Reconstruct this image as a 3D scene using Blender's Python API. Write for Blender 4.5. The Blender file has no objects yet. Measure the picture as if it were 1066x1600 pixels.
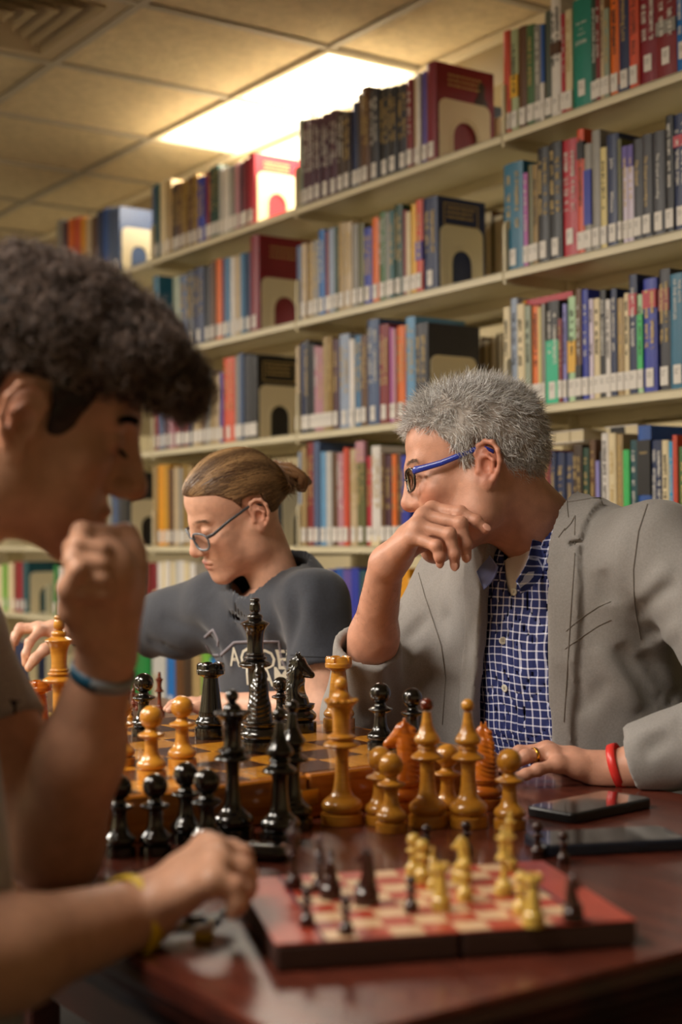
import bpy, bmesh, math, random
import numpy as np
from mathutils import Vector, Matrix, Euler
random.seed(7); rng = np.random.default_rng(7)
SC = bpy.context.scene
COL = SC.collection
# ------------------------------------------------------------------ camera
F_PX = 2222.2; CAM_H = 1.07; PITCH = math.radians(1.08); ROLL = math.radians(-0.42)
TH = math.radians(34.95); PHI = TH - math.pi/2        # the room stands turned to the camera
R_CAM = (Matrix.Rotation(math.pi/2 + PITCH, 3, 'X') @ Matrix.Rotation(ROLL, 3, 'Z'))
cam_d = bpy.data.cameras.new('camera'); cam = bpy.data.objects.new('camera', cam_d); COL.objects.link(cam)
cam.matrix_world = Matrix.Translation((0, 0, CAM_H)) @ R_CAM.to_4x4()
cam_d.sensor_fit = 'VERTICAL'; cam_d.sensor_height = 36.0; cam_d.sensor_width = 24.0; cam_d.lens = 50.0
cam_d.clip_start = 0.05
cam_d.dof.use_dof = True; cam_d.dof.focus_distance = 2.06; cam_d.dof.aperture_fstop = 3.2
SC.camera = cam
# ------------------------------------------------------------------ world, exposure
w = bpy.data.worlds.new('world'); SC.world = w; w.use_nodes = True
w.node_tree.nodes['Background'].inputs[0].default_value = (1.0, 0.86, 0.68, 1)
w.node_tree.nodes['Background'].inputs[1].default_value = 0.05
SC.view_settings.view_transform = 'Standard'; SC.view_settings.look = 'None'
SC.view_settings.gamma = 1.0; SC.view_settings.use_curve_mapping = False
SC.view_settings.exposure = 0.25
LIGHT_COL = (1.0, 0.91, 0.80)
# room coordinates (a, n, z): a runs along the shelves towards the right of the photo, n away from the room into the shelves
RZ = Matrix.Rotation(PHI, 4, 'Z')
def r2w(p): return RZ @ Vector(p)
def w2r(p): return RZ.inverted() @ Vector(p)
def _ray(px, py): return R_CAM @ Vector(((px-533)/F_PX, -(py-800)/F_PX, -1.0))
def P(px, py, Z): return w2r(Vector((0, 0, CAM_H)) + _ray(px, py)*Z)
def PZ(px, py, z):
    d = _ray(px, py); return w2r(Vector((0, 0, CAM_H)) + d*((z-CAM_H)/d.z))
def PN(px, py, n):
    d = RZ.to_3x3().inverted() @ _ray(px, py); return Vector((0, 0, CAM_H)) + d*(n/d.y)
def proj(r):
    c = R_CAM.transposed() @ (r2w(r) - Vector((0, 0, CAM_H)))
    return 533 + F_PX*c.x/-c.z, 800 - F_PX*c.y/-c.z, -c.z
# real ceiling fixtures: (a, n, length, width, watts); the first is the one in the picture
FIXTURES = [(-3.855, 2.46, 1.04, 0.32, 20), (-1.4, -.5, 1.1, 0.6, 46), (-3.6, -.5, 1.1, 0.6, 78), (-6.0, -.5, 1.1, 0.6, 70),
            (-2.2, -2.1, 1.1, 0.6, 34), (-8.6, -.5, 1.1, 0.6, 50), (-2.9, 3.3, 1.1, 0.3, 10), (-5.6, 3.3, 1.1, 0.3, 14)]
CEIL = 2.47
for i, (a, n, L, W, e) in enumerate(FIXTURES):
    ld = bpy.data.lights.new('ceiling_lamp', 'AREA'); ld.shape = 'RECTANGLE'; ld.size = L; ld.size_y = W
    ld.energy = e; ld.color = LIGHT_COL
    lo = bpy.data.objects.new('ceiling_lamp', ld); COL.objects.link(lo)
    lo.matrix_world = RZ @ Matrix.Translation((a, n, CEIL-0.035))

# ------------------------------------------------------------------ helpers
def srgb(h):
    h = h.lstrip('#'); c = [int(h[i:i+2], 16)/255 for i in (0, 2, 4)]
    return tuple(x/12.92 if x <= .04045 else ((x+.055)/1.055)**2.4 for x in c) + (1,)
MATS = {}
def mat(name, hexc, rough=.5, metal=0., coat=0., noise=0., nscale=40., bump=0., bscale=200., sss=0., attr=None, emit=0., trans=0., spec=None, sheen=0., dist=0.002):
    if name in MATS: return MATS[name]
    m = bpy.data.materials.new(name); m.use_nodes = True; nt = m.node_tree; b = nt.nodes['Principled BSDF']
    col = srgb(hexc) if isinstance(hexc, str) else hexc
    b.inputs['Base Color'].default_value = col; b.inputs['Roughness'].default_value = rough
    b.inputs['Metallic'].default_value = metal; b.inputs['Coat Weight'].default_value = coat
    b.inputs['Coat Roughness'].default_value = .12
    if spec is not None: b.inputs['Specular IOR Level'].default_value = spec
    if sheen: b.inputs['Sheen Weight'].default_value = sheen
    if trans: b.inputs['Transmission Weight'].default_value = trans
    if sss:
        b.inputs['Subsurface Weight'].default_value = sss; b.inputs['Subsurface Radius'].default_value = (1., .35, .18)
        b.inputs['Subsurface Scale'].default_value = .006
    if emit: b.inputs['Emission Color'].default_value = col; b.inputs['Emission Strength'].default_value = emit
    tc = nt.nodes.new('ShaderNodeTexCoord')
    src = None
    if attr:
        at = nt.nodes.new('ShaderNodeAttribute'); at.attribute_name = attr; src = at.outputs['Color']
    if noise:
        nz = nt.nodes.new('ShaderNodeTexNoise'); nz.inputs['Scale'].default_value = nscale; nz.inputs['Detail'].default_value = 4
        nt.links.new(tc.outputs['Object'], nz.inputs['Vector'])
        hs = nt.nodes.new('ShaderNodeHueSaturation')
        mr = nt.nodes.new('ShaderNodeMapRange'); mr.inputs['To Min'].default_value = 1-noise; mr.inputs['To Max'].default_value = 1+noise
        mr.inputs['From Min'].default_value = .3; mr.inputs['From Max'].default_value = .7
        nt.links.new(nz.outputs['Fac'], mr.inputs['Value']); nt.links.new(mr.outputs['Result'], hs.inputs['Value'])
        if src: nt.links.new(src, hs.inputs['Color'])
        else: hs.inputs['Color'].default_value = col
        src = hs.outputs['Color']
    if src: nt.links.new(src, b.inputs['Base Color'])
    if bump:
        n2 = nt.nodes.new('ShaderNodeTexNoise'); n2.inputs['Scale'].default_value = bscale; n2.inputs['Detail'].default_value = 5
        nt.links.new(tc.outputs['Object'], n2.inputs['Vector'])
        bp = nt.nodes.new('ShaderNodeBump'); bp.inputs['Strength'].default_value = bump; bp.inputs['Distance'].default_value = dist
        nt.links.new(n2.outputs['Fac'], bp.inputs['Height']); nt.links.new(bp.outputs['Normal'], b.inputs['Normal'])
    MATS[name] = m; return m
def wood(name, c1, c2, rough=.25, scale=(3, 3, 30), coat=.4, wscale=6., rings=False):
    if name in MATS: return MATS[name]
    m = bpy.data.materials.new(name); m.use_nodes = True; nt = m.node_tree; b = nt.nodes['Principled BSDF']
    tc = nt.nodes.new('ShaderNodeTexCoord'); mp = nt.nodes.new('ShaderNodeMapping'); mp.inputs['Scale'].default_value = scale
    nt.links.new(tc.outputs['Object'], mp.inputs['Vector'])
    nz = nt.nodes.new('ShaderNodeTexNoise'); nz.inputs['Scale'].default_value = wscale; nz.inputs['Detail'].default_value = 6; nz.inputs['Distortion'].default_value = 1.2
    nt.links.new(mp.outputs['Vector'], nz.inputs['Vector'])
    rp = nt.nodes.new('ShaderNodeValToRGB'); rp.color_ramp.elements[0].color = srgb(c1); rp.color_ramp.elements[1].color = srgb(c2)
    rp.color_ramp.elements[0].position = .35; rp.color_ramp.elements[1].position = .65
    nt.links.new(nz.outputs['Fac'], rp.inputs['Fac']); nt.links.new(rp.outputs['Color'], b.inputs['Base Color'])
    b.inputs['Roughness'].default_value = rough; b.inputs['Coat Weight'].default_value = coat; b.inputs['Coat Roughness'].default_value = .1
    MATS[name] = m; return m
def mesh(name, verts, faces, m=None, smooth=False, parent=None, loc=None, rot=0., mats=None, midx=None, attrs=None):
    me = bpy.data.meshes.new(name)
    if isinstance(verts, np.ndarray): verts = verts.tolist()
    if isinstance(faces, np.ndarray): faces = faces.tolist()
    me.from_pydata(verts, [], faces)
    if smooth: me.polygons.foreach_set('use_smooth', [True]*len(me.polygons))
    for mm in (mats or ([m] if m else [])): me.materials.append(mm)
    if midx is not None: me.polygons.foreach_set('material_index', midx)
    if attrs is not None:
        at = me.color_attributes.new('Col', 'FLOAT_COLOR', 'POINT'); at.data.foreach_set('color', np.asarray(attrs, dtype=np.float32).ravel())
    me.update()
    return link(name, me, parent, loc, rot)
def link(name, me, parent=None, loc=None, rot=0.):
    o = bpy.data.objects.new(name, me); COL.objects.link(o)
    if parent is not None:
        o.parent = parent
        if loc is not None: o.location = loc
        if rot: o.rotation_euler = (0, 0, rot)
    elif loc is not None:
        o.matrix_world = RZ @ Matrix.Translation(loc) @ Matrix.Rotation(rot, 4, 'Z')
    return o
def tag(o, label=None, cat=None, group=None, kind=None):
    if label: o['label'] = label
    if cat: o['category'] = cat
    if group: o['group'] = group
    if kind: o['kind'] = kind
    return o
def thing(name, label, cat, loc, rot=0., group=None, tilt=None):
    o = bpy.data.objects.new(name, None); COL.objects.link(o); o.empty_display_size = .02
    M = RZ @ Matrix.Translation(loc) @ Matrix.Rotation(rot, 4, 'Z')
    if tilt: M = M @ Euler(tilt).to_matrix().to_4x4()
    o.matrix_world = M
    return tag(o, label, cat, group)
def copy_tree(o, parent=None):
    c = o.copy(); COL.objects.link(c)
    if parent: c.parent = parent
    for ch in list(o.children): copy_tree(ch, c)
    return c
class MB:
    "collects boxes, prisms and tubes into one mesh"
    def __init__(s): s.v = []; s.f = []; s.mi = []
    def add(s, v, f, mi=0):
        k = len(s.v); s.v += [tuple(x) for x in v]; s.f += [tuple(i+k for i in q) for q in f]; s.mi += [mi]*len(f)
    def box(s, x0, x1, y0, y1, z0, z1, mi=0, bev=0.):
        if bev <= 0:
            v = [(x, y, z) for x in (x0, x1) for y in (y0, y1) for z in (z0, z1)]
            f = [(0, 1, 3, 2), (4, 6, 7, 5), (0, 4, 5, 1), (2, 3, 7, 6), (0, 2, 6, 4), (1, 5, 7, 3)]
            s.add(v, f, mi)
        else:
            b = min(bev, (x1-x0)*.45, (y1-y0)*.45, (z1-z0)*.45)
            v = []; 
            for z, i in ((z0, b), (z0+b, 0), (z1-b, 0), (z1, b)):
                for (x, y) in ((x0+i+b*(i == 0), y0+i), (x1-i-b*(i == 0), y0+i), (x1-i, y0+i+b*(i == 0)), (x1-i, y1-i-b*(i == 0)), (x1-i-b*(i == 0), y1-i), (x0+i+b*(i == 0), y1-i), (x0+i, y1-i-b*(i == 0)), (x0+i, y0+i+b*(i == 0))):
                    v.append((x, y, z))
            f = [tuple(range(7, -1, -1)), tuple(range(24, 32))]
            for k in range(3):
                for j in range(8): f.append((k*8+j, k*8+(j+1) % 8, (k+1)*8+(j+1) % 8, (k+1)*8+j))
            s.add(v, f, mi)
    def prism(s, pts, y0, y1, mi=0):
        "pts in (x, z), extruded along y"
        n = len(pts); v = [(x, y0, z) for x, z in pts] + [(x, y1, z) for x, z in pts]
        f = [tuple(range(n)), tuple(range(2*n-1, n-1, -1))] + [(i, n+i, n+(i+1) % n, (i+1) % n) for i in range(n)]
        s.add(v, f, mi)
    def tube(s, pts, r, seg=8, mi=0, cap=True):
        pts = [Vector(p) for p in pts]; n = len(pts); rs = r if isinstance(r, (list, tuple)) else [r]*n
        up = Vector((0, 0, 1)); v = []; f = []; prev = None
        for i, p in enumerate(pts):
            t = (pts[min(i+1, n-1)] - pts[max(i-1, 0)]).normalized()
            if prev is None:
                x = t.cross(up) if abs(t.dot(up)) < .95 else t.cross(Vector((1, 0, 0)))
            else: x = prev - t*prev.dot(t)
            x.normalize(); y = t.cross(x); prev = x
            for k in range(seg):
                a = 2*math.pi*k/seg; v.append(p + (x*math.cos(a) + y*math.sin(a))*rs[i])
        for i in range(n-1):
            for k in range(seg): f.append((i*seg+k, i*seg+(k+1) % seg, (i+1)*seg+(k+1) % seg, (i+1)*seg+k))
        if cap: f += [tuple(range(seg-1, -1, -1)), tuple(range((n-1)*seg, n*seg))]
        s.add(v, f, mi)
    def lathe(s, prof, seg=32, c=(0, 0, 0), mi=0):
        "prof: (r, z) from bottom to top"
        v = []; f = []
        for r, z in prof:
            for k in range(seg):
                a = 2*math.pi*k/seg; v.append((c[0]+r*math.cos(a), c[1]+r*math.sin(a), c[2]+z))
        for i in range(len(prof)-1):
            for k in range(seg): f.append((i*seg+k, i*seg+(k+1) % seg, (i+1)*seg+(k+1) % seg, (i+1)*seg+k))
        f += [tuple(range(seg-1, -1, -1)), tuple(range((len(prof)-1)*seg, len(prof)*seg))]
        s.add(v, f, mi)
    def build(s, name, m, parent=None, loc=None, smooth=False, rot=0., auto=None):
        o = mesh(name, s.v, s.f, None, smooth, parent, loc, rot, mats=m if isinstance(m, list) else [m], midx=s.mi)
        if auto is not None: smooth_by_angle(o.data, auto)
        return o
def smooth_by_angle(me, ang=35):
    bm = bmesh.new(); bm.from_mesh(me)
    bmesh.ops.recalc_face_normals(bm, faces=bm.faces)
    for f in bm.faces: f.smooth = True
    for e in bm.edges: e.smooth = len(e.link_faces) == 2 and e.calc_face_angle(0) < math.radians(ang)
    bm.to_mesh(me); bm.free()
def spline(prof, n=4):
    "Catmull-Rom resample of (r, z) points; a repeated point keeps a corner"
    out = []
    P_ = [prof[0]] + list(prof) + [prof[-1]]
    for i in range(1, len(P_)-2):
        p0, p1, p2, p3 = P_[i-1], P_[i], P_[i+1], P_[i+2]
        if p1 == p2: continue
        if p0 == p1 and i > 1: p0 = p1
        for k in range(n):
            t = k/n
            out.append(tuple(.5*((2*p1[j]) + (-p0[j]+p2[j])*t + (2*p0[j]-5*p1[j]+4*p2[j]-p3[j])*t*t + (-p0[j]+3*p1[j]-3*p2[j]+p3[j])*t**3) for j in range(len(p1))))
    out.append(tuple(prof[-1])); return out
TEXT_CACHE = {}
def text_mesh(body, size=1., shear=0.):
    key = (body, shear)
    if key not in TEXT_CACHE:
        cu = bpy.data.curves.new('lettering', 'FONT'); cu.body = body; cu.size = 1.; cu.resolution_u = 2; cu.shear = shear
        cu.align_x = 'CENTER'; cu.align_y = 'CENTER'; cu.extrude = .004; cu.offset = .012
        o = bpy.data.objects.new('lettering', cu); COL.objects.link(o)
        dg = bpy.context.evaluated_depsgraph_get(); dg.update()
        me = bpy.data.meshes.new_from_object(o.evaluated_get(dg)); bpy.data.objects.remove(o); bpy.data.curves.remove(cu)
        TEXT_CACHE[key] = me
    me = TEXT_CACHE[key]
    v = np.zeros(len(me.vertices)*3); me.vertices.foreach_get('co', v); v = v.reshape(-1, 3)
    return v, [tuple(p.vertices) for p in me.polygons]

# ------------------------------------------------------------------ setting: floor, walls, ceiling
M_FLOOR = mat('dark_carpet', '171210', .95, noise=.25, nscale=300)
M_WALL = mat('cream_wall_paint', 'd8c9a4', .8, bump=.1, bscale=60)
M_SOFFIT = mat('tan_soffit_paint', 'b5a68a', .75)
M_TRIM = mat('white_trim_paint', 'f2ead8', .5)
M_GRID = mat('ceiling_grid_metal', 'b0a89c', .5)
M_TILE = mat('mineral_fibre_tile', 'd9c8a8', .95, noise=.1, nscale=28, bump=.9, bscale=95, dist=.006)
def struct(name, mb, m, **k): return tag(mb.build(name, m, loc=(0, 0, 0), **k), kind='structure')
A0, A1, N0, N1 = -10.5, 2.2, -2.9, 4.3
b = MB(); b.box(A0, A1, N0, N1, -.05, 0); struct('floor', b, M_FLOOR)
b = MB(); b.box(A0, A1, N1, N1+.1, 0, 2.8); struct('wall_back', b, M_WALL)
b = MB(); b.box(A0, A1, N0-.1, N0, 0, 2.8); struct('wall_front', b, M_WALL)
b = MB(); b.box(A0-.1, A0, N0, N1, 0, 2.8); struct('wall_left', b, M_WALL)
b = MB(); b.box(A1, A1+.1, N0, N1, 0, 2.8); struct('wall_right', b, M_WALL)
b = MB(); b.box(A0, A1, 2.63, 2.80, 2.335, CEIL+.02); struct('trim_1', b, M_SOFFIT)
b = MB(); b.box(A0, A1, 2.605, 2.63, CEIL-.022, CEIL-.001); struct('trim_2', b, M_TRIM)
# ceiling: grid of T bars with a tile object in each opening
AS, NS = .555, .6; aL = -3.315; nL = 2.29
ceil = bpy.data.objects.new('ceiling', None); COL.objects.link(ceil); ceil.matrix_world = RZ @ Matrix.Translation((0, 0, CEIL)); tag(ceil, kind='structure')
b = MB(); b.box(A0, A1, N0, N1, .09, .1); b.build('roof_deck', M_GRID, ceil)
na = [aL + k*AS for k in range(-13, 10)]; nn = [nL + k*NS for k in range(-8, 4)]
b = MB()
for x in na: b.box(x-.012, x+.012, N0, N1, -.004, .012)
for y in nn: b.box(A0, A1, y-.012, y+.012, -.0045, .012)
b.build('grid_bar', M_GRID, ceil)
FIX_R = [(a-L/2-.02, a+L/2+.02, n-W/2-.02, n+W/2+.02) for a, n, L, W, e in FIXTURES]
VENT = (aL-AS, aL, nL-2*NS, nL-NS)
tile = MB(); tile.box(-AS/2+.012, AS/2-.012, -NS/2+.012, NS/2-.012, .004, .018, bev=.004)
tile_me = None
for x0 in na[:-1]:
    for y0 in nn[:-1]:
        cx, cy = x0+AS/2, y0+NS/2
        if abs(x0-VENT[0]) < .05 and abs(y0-VENT[2]) < .05: continue
        if any(r0 < cx < r1 and s0-.1 < cy < s1+.1 for r0, r1, s0, s1 in FIX_R): continue
        if tile_me is None:
            o = tile.build('ceiling_tile', M_TILE, ceil, loc=(cx, cy, 0)); tile_me = o.data
        else: link('ceiling_tile', tile_me, ceil, (cx, cy, 0))
# fixtures
M_LENS = mat('glowing_diffuser', 'fff6e0', .5, emit=4.)
M_LFRAME = mat('white_fixture_frame', 'efe7d2', .5)
for i, (a, n, L, W, e) in enumerate(FIXTURES):
    lab = 'bright rectangular fluorescent panel set in the tiled ceiling above the shelves' if i == 0 else 'ceiling light panel out of view over the room'
    t = thing('ceiling_light', lab, 'ceiling light', (a, n, CEIL), group=None if i == 0 else 'ceiling lights out of view')
    b = MB()
    for s in (-1, 1):
        b.box(-L/2-.02, L/2+.02, s*(W/2+.01)-.01, s*(W/2+.01)+.01, -.012, .03); b.box(s*(L/2+.01)-.01, s*(L/2+.01)+.01, -W/2, W/2, -.012, .03)
    b.build('frame', M_LFRAME, t)
    b = MB(); b.box(-L/2, L/2, -W/2, W/2, .006, .012); b.build('diffuser', M_LENS, t)
# the supply vent: nested square vanes
t = thing('ceiling_vent', 'square louvred air vent with nested vanes in the ceiling at top left', 'air vent', ((VENT[0]+VENT[1])/2, (VENT[2]+VENT[3])/2, CEIL))
M_VENT = mat('beige_vent_metal', 'b7a486', .45); M_DARK = mat('duct_shade_black', '0a0806', .9)
b = MB(); b.box(-AS/2+.014, AS/2-.014, -NS/2+.014, NS/2-.014, .05, .06); b.build('duct_shade', M_DARK, t)  # black sheet standing in for the shade behind the vanes
def sq_ring(b, h1, z1, h2, z2, th=.004, ay=NS/AS):
    v = []
    for h, z in ((h1, z1), (h2, z2), (h2-.001, z2+th), (h1-.001, z1+th)):
        v += [(-h, -h*ay, z), (h, -h*ay, z), (h, h*ay, z), (-h, h*ay, z)]
    f = []
    for k in range(4):
        for j in range(4): f.append((k*4+j, k*4+(j+1) % 4, ((k+1) % 4)*4+(j+1) % 4, ((k+1) % 4)*4+j))
    b.add(v, f)
b = MB(); sq_ring(b, AS/2-.012, 0, .218, -.001, .006); b.build('frame', M_VENT, t)
for h in (.216, .172, .130, .088, .046):
    b = MB(); sq_ring(b, h, -.006, h-.036, .040); b.build('vane', M_VENT, t)

# ------------------------------------------------------------------ shelving
M_SH = mat('cream_shelf_steel', 'd3c8a8', .38, noise=.05, nscale=8)
M_SHD = mat('flat_black', '171412', .6)
NF = 2.274
SHELF_Z = {'A': 2.040, 'B': 1.709, 'C': 1.378, 'D': 1.050, 'E': .775, 'F': .490, 'G': .12}
UPR = [-.737, -1.651, -2.565, -3.479, -4.393, -5.307, -6.221, -7.135, -8.049]
DEP = .235; BR = {}
unit = thing('library_shelving', 'long run of cream steel double-sided library shelving along the back of the room', 'bookshelf', (0, NF, 0))
for a in UPR:
    b = MB(); b.box(a-.014, a+.014, .20, .28, 0, 2.30, bev=.003); b.build('upright', M_SH, unit)
    b = MB(); b.box(a-.03, a+.03, .0, .48, 0, .10, bev=.003); b.build('base_foot', M_SH, unit)
for k in range(len(UPR)-1):
    a1, a0 = UPR[k], UPR[k+1]
    for r, z in SHELF_Z.items():
        for side in (0, 1):
            zz = z
            y0, y1 = (0, DEP) if side == 0 else (.48-DEP, .48)
            b = MB()
            b.box(a0+.003, a1-.003, y0, y1, zz-.004, zz)
            yl = y0 if side == 0 else y1-.003
            b.box(a0+.003, a1-.003, yl, yl+.003, zz-.019, zz-.0005)
            yi = y0+.003 if side == 0 else y1-.018
            b.box(a0+.003, a1-.003, yi, yi+.015, zz-.019, zz-.016)
            b.box(a0+.003, a1-.003, (y1-.004 if side == 0 else y0), (y1 if side == 0 else y0+.004), zz-.03, zz)
            sh = b.build('shelf', M_SH, unit)
            if (side, r) not in BR:
                H_ = .125; pts = [(.003, -.03), (DEP, -.03), (DEP, H_), (.018, H_), (.006, H_-.005), (.003, H_-.017)]
                if side: pts = [(DEP-y, q) for y, q in pts][::-1]
                n = len(pts); v = [(0, y, z_) for y, z_ in pts] + [(.0036, y, z_) for y, z_ in pts]
                b = MB(); b.add(v, [tuple(range(n)), tuple(range(2*n-1, n-1, -1))] + [(i, n+i, n+(i+1) % n, (i+1) % n) for i in range(n)])
                o = b.build('bracket', M_SH, sh, loc=(a0+.0005, y0, zz)); BR[(side, r)] = o.data
            else: link('bracket', BR[(side, r)], sh, (a0+.0005, y0, zz))
            link('bracket', BR[(side, r)], sh, (a1-.0041, y0, zz))
# ------------------------------------------------------------------ books
PAL = {'orange-red': 'c8452a', 'pale green': 'a9b38a', 'brown': '5c3a1c', 'green': '41683a', 'grey': '8b8780', 'blue': '20509c', 'dark grey-green': '4b5347',
 'white': 'd8d2cc', 'red': 'b02435', 'cream': 'd9c8a0', 'teal': '0b7d6c', 'dark green': '143d2d', 'dark red': '7c1a20', 'tan': 'a48a5c', 'grey-green': '8f9a86',
 'orange': 'dd6a1a', 'navy blue': '1b2a52', 'coral': 'd1502f', 'maroon': '7d1426', 'bright blue': '1467b0', 'teal-blue': '1d6684', 'magenta': 'b058a6',
 'olive': '5d5c30', 'yellow': 'dca92c', 'black': '17161a', 'charcoal': '34343b', 'royal blue': '23329c', 'pale yellow': 'd3c07a', 'purple and white': 'cfc3d6',
 'pale blue': '8d9bb2', 'lavender': '8a86c8', 'mint green': '16b186', 'bright green': '35b65e', 'light green': 'a8cba0', 'gold-brown': '8a6a1c', 'mustard': 'c08a1c',
 'pink': 'b4808c', 'plum': '4a2436', 'slate blue': '44587c', 'sky blue': '5f93bb', 'cyan': '2298cc', 'beige': 'bfa987', 'dark brown': '3a2618', 'green teal': '1c5c60',
 'steel blue': '3c6f96', 'light grey': 'b9b7b2', 'violet': '5c4a96', 'dark teal': '174a54', 'amber': 'dc9416', 'lime green': '6fa83c', 'grass green': '137a36'}
def bmat(c, gloss=.38): return mat(c.replace(' ', '_').replace('-', '_') + '_book_cloth', PAL[c], gloss, noise=.08, nscale=30)
M_PAGE = mat('book_pages', 'cdbf9f', .9, noise=.12, nscale=500)
M_LAB = mat('white_spine_label', 'd9d3cb', .45)
M_GOLD = mat('gold_lettering', 'c0a468', .4, metal=.2)
M_PRW = mat('white_lettering', 'd8d4cc', .5); M_PRK = mat('black_lettering', '1a1512', .5); M_CALL = mat('call_number_ink', '5f5a58', .7)
def spine_quads(W, H, z0, z1, seedv, wide=.5):
    r = random.Random(seedv); b = MB(); z = z1
    cols = 1 if W < .028 else 2
    for c in range(cols):
        cx = 0 if cols == 1 else (-.22+.44*c)*W; z = z1 - r.random()*.02
        while z > z0:
            L = r.uniform(.0025, .006); ww = min(W*wide*(.8 if cols == 1 else .5), .012)
            if r.random() < .86:
                o = r.uniform(-.12, .12)*ww
                if r.random() < .5: b.box(cx-ww/2+o, cx+ww/2+o, -.0006, .0004, z-.0012, z)
                b.box(cx-ww/2+o, cx-ww/2+o+ww*r.uniform(.2, .9), -.0006, .0004, z-L, z-L+.0012)
                b.box(cx+ww*r.uniform(-.4, .3), cx+ww*r.uniform(.32, .5), -.0006, .0004, z-L, z)
            z -= L + .0012
            if r.random() < .07: z -= .012
    return b
BOOKN = 0
def make_book(label, group, a0, a1, z, H, colour, n=2.287, depth=.155, flags='', text=None, lean=0., detail=2, back=False):
    global BOOKN; BOOKN += 1
    W = a1-a0-.0008; W = max(W, .006)
    t = thing('book', label, 'book', ((a0+a1)/2, n, z+.0004), rot=math.pi if back else 0., group=group, tilt=(0, lean, 0) if lean else None)
    b = MB(); c = .0024 if W > .012 else .0014; nseg = 5 if detail > 1 else 3
    # rounded spine wrapped into two boards
    arc = []; dpt = min(.004, W*.15)
    for k in range(nseg+1):
        x = -W/2 + W*k/nseg; arc.append((x, dpt*(2*x/W)**2))
    outer = [(-W/2, depth)] + arc + [(W/2, depth)]
    inner = [(W/2-c, depth)] + [(x*(1-2*c/W), y+c) for x, y in reversed(arc)] + [(-W/2+c, depth)]
    ring = outer + inner; m = len(ring)
    v = [(x, y, 0) for x, y in ring] + [(x, y, H) for x, y in ring]
    f = [(i, (i+1) % m, m+(i+1) % m, m+i) for i in range(m)]
    no = len(outer)
    for zz in (0, m):
        for i in range(no-1):
            q = (zz+i, zz+i+1, zz+m-2-i, zz+m-1-i); f.append(q if zz else q[::-1])
    b.add(v, f)
    mats = [bmat(colour)]
    b.build('cover', mats, t)
    p = MB(); p.box(-W/2+c*.9, W/2-c*.9, dpt+c, depth-.004, .003, H-.003); p.build('page_block', M_PAGE, t)
    bands = []
    for fl in flags.split(','):
        if fl.startswith('b:'):      # coloured band: b:colour:z0:z1 as fractions of the height
            _, cc, f0, f1 = fl.split(':'); bb = MB(); bb.box(-W/2-.0001, W/2+.0001, -.0003, .012, H*float(f0), H*float(f1)); bb.build('band', bmat(cc), t)
    if 'nolab' not in flags:
        lz0, lz1 = (.012, .052)
        if 'hilab' in flags: lz0, lz1 = .030, .066
        lw = W if W < .024 else .021
        l = MB(); l.box(-lw/2-.0001, lw/2+.0001, -.0008, .003 if lw == W else .0002, lz0, lz1); lb = l.build('spine_label', M_LAB, t)
        if detail > 1 and W > .010:
            k = MB(); r = random.Random(BOOKN)
            for q in range(3):
                zz = lz1-.009-q*.0045; k.box(-lw*.36, -lw*.36+lw*r.uniform(.3, .66), -.0011, -.0007, zz-.0012, zz)
            k.build('call_number', M_CALL, lb)
    ink = M_GOLD
    if 'pw' in flags: ink = M_PRW
    if 'pk' in flags: ink = M_PRK
    if text:
        k = MB()
        for (body, size, cz, orient, dx, sh) in text:
            tv, tf = text_mesh(body, shear=sh)
            vv = []
            for x, y, zz in tv*size:
                if orient == 'h': vv.append((x+dx, -.0002-zz*.5-.0003, y+cz))
                else: vv.append((y+dx, -.0002-zz*.5-.0003, -x+cz))
            k.add(vv, tf)
        k.build('spine_title', ink, t)['kind'] = 'stuff'
    elif 'plain' not in flags and W > .009:
        spine_quads(W, H, H*.40, H*.93, BOOKN*13+1).build('spine_title', ink, t)
    return t
ORD = ['first', 'second', 'third', 'fourth', 'fifth', 'sixth', 'seventh', 'eighth', 'ninth', 'tenth', 'eleventh', 'twelfth', 'thirteenth', 'fourteenth', 'fifteenth',
       'sixteenth', 'seventeenth', 'eighteenth', 'nineteenth', 'twentieth', 'twenty-first', 'twenty-second', 'twenty-third', 'twenty-fourth', 'twenty-fifth', 'twenty-sixth', 'twenty-seventh', 'twenty-eighth', 'twenty-ninth', 'thirtieth']
ROWN = {'A': 'top shelf', 'B': 'second shelf', 'C': 'third shelf', 'D': 'fourth shelf', 'E': 'fifth shelf', 'F': 'sixth shelf'}
BAYN = {1: 'right bay', 2: 'second bay', 3: 'third bay', 4: 'fourth bay', 5: 'far left bay'}
def a_at(px, z, n=2.287):
    y = 850.
    for _ in range(3):
        a = PN(px, y, n).x; y = proj((a, n, z))[1]
    return a
def z_at(px, py, n=2.287): return PN(px, py, n).z
def row(shelf, bay, data, detail=2):
    z = SHELF_Z[shelf]; k = 0
    grp = 'books on the %s, %s' % (ROWN[shelf], BAYN[bay])
    for ln in data.strip().split('\n'):
        parts = ln.split('|'); x0, x1, top, colour = [s.strip() for s in parts[0].split(';')]
        x0, x1, top = float(x0), float(x1), float(top); fl = parts[1].strip() if len(parts) > 1 else ''
        text = eval(parts[2]) if len(parts) > 2 and parts[2].strip() else None
        a0, a1 = a_at(x0, z), a_at(x1, z); H = z_at((x0+x1)/2, top)-z
        H = max(.12, min(H, .30))
        W = a1-a0; sz = 'slim' if W < .02 else ('thick' if W > .042 else '')
        lab = ' '.join(('%s %s book, %s from left, %s, %s' % (sz, colour, ORD[k], ROWN[shelf], BAYN[bay])).split())
        dn = random.uniform(0, .006)
        make_book(lab, grp, a0, a1, z, H, colour, n=2.284+dn, depth=random.uniform(.14, .175), flags=fl, text=text, detail=detail)
        k += 1
def T(body, size, cz, o='v', dx=0., sh=0.): return (body, size, cz, o, dx, sh)
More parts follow.
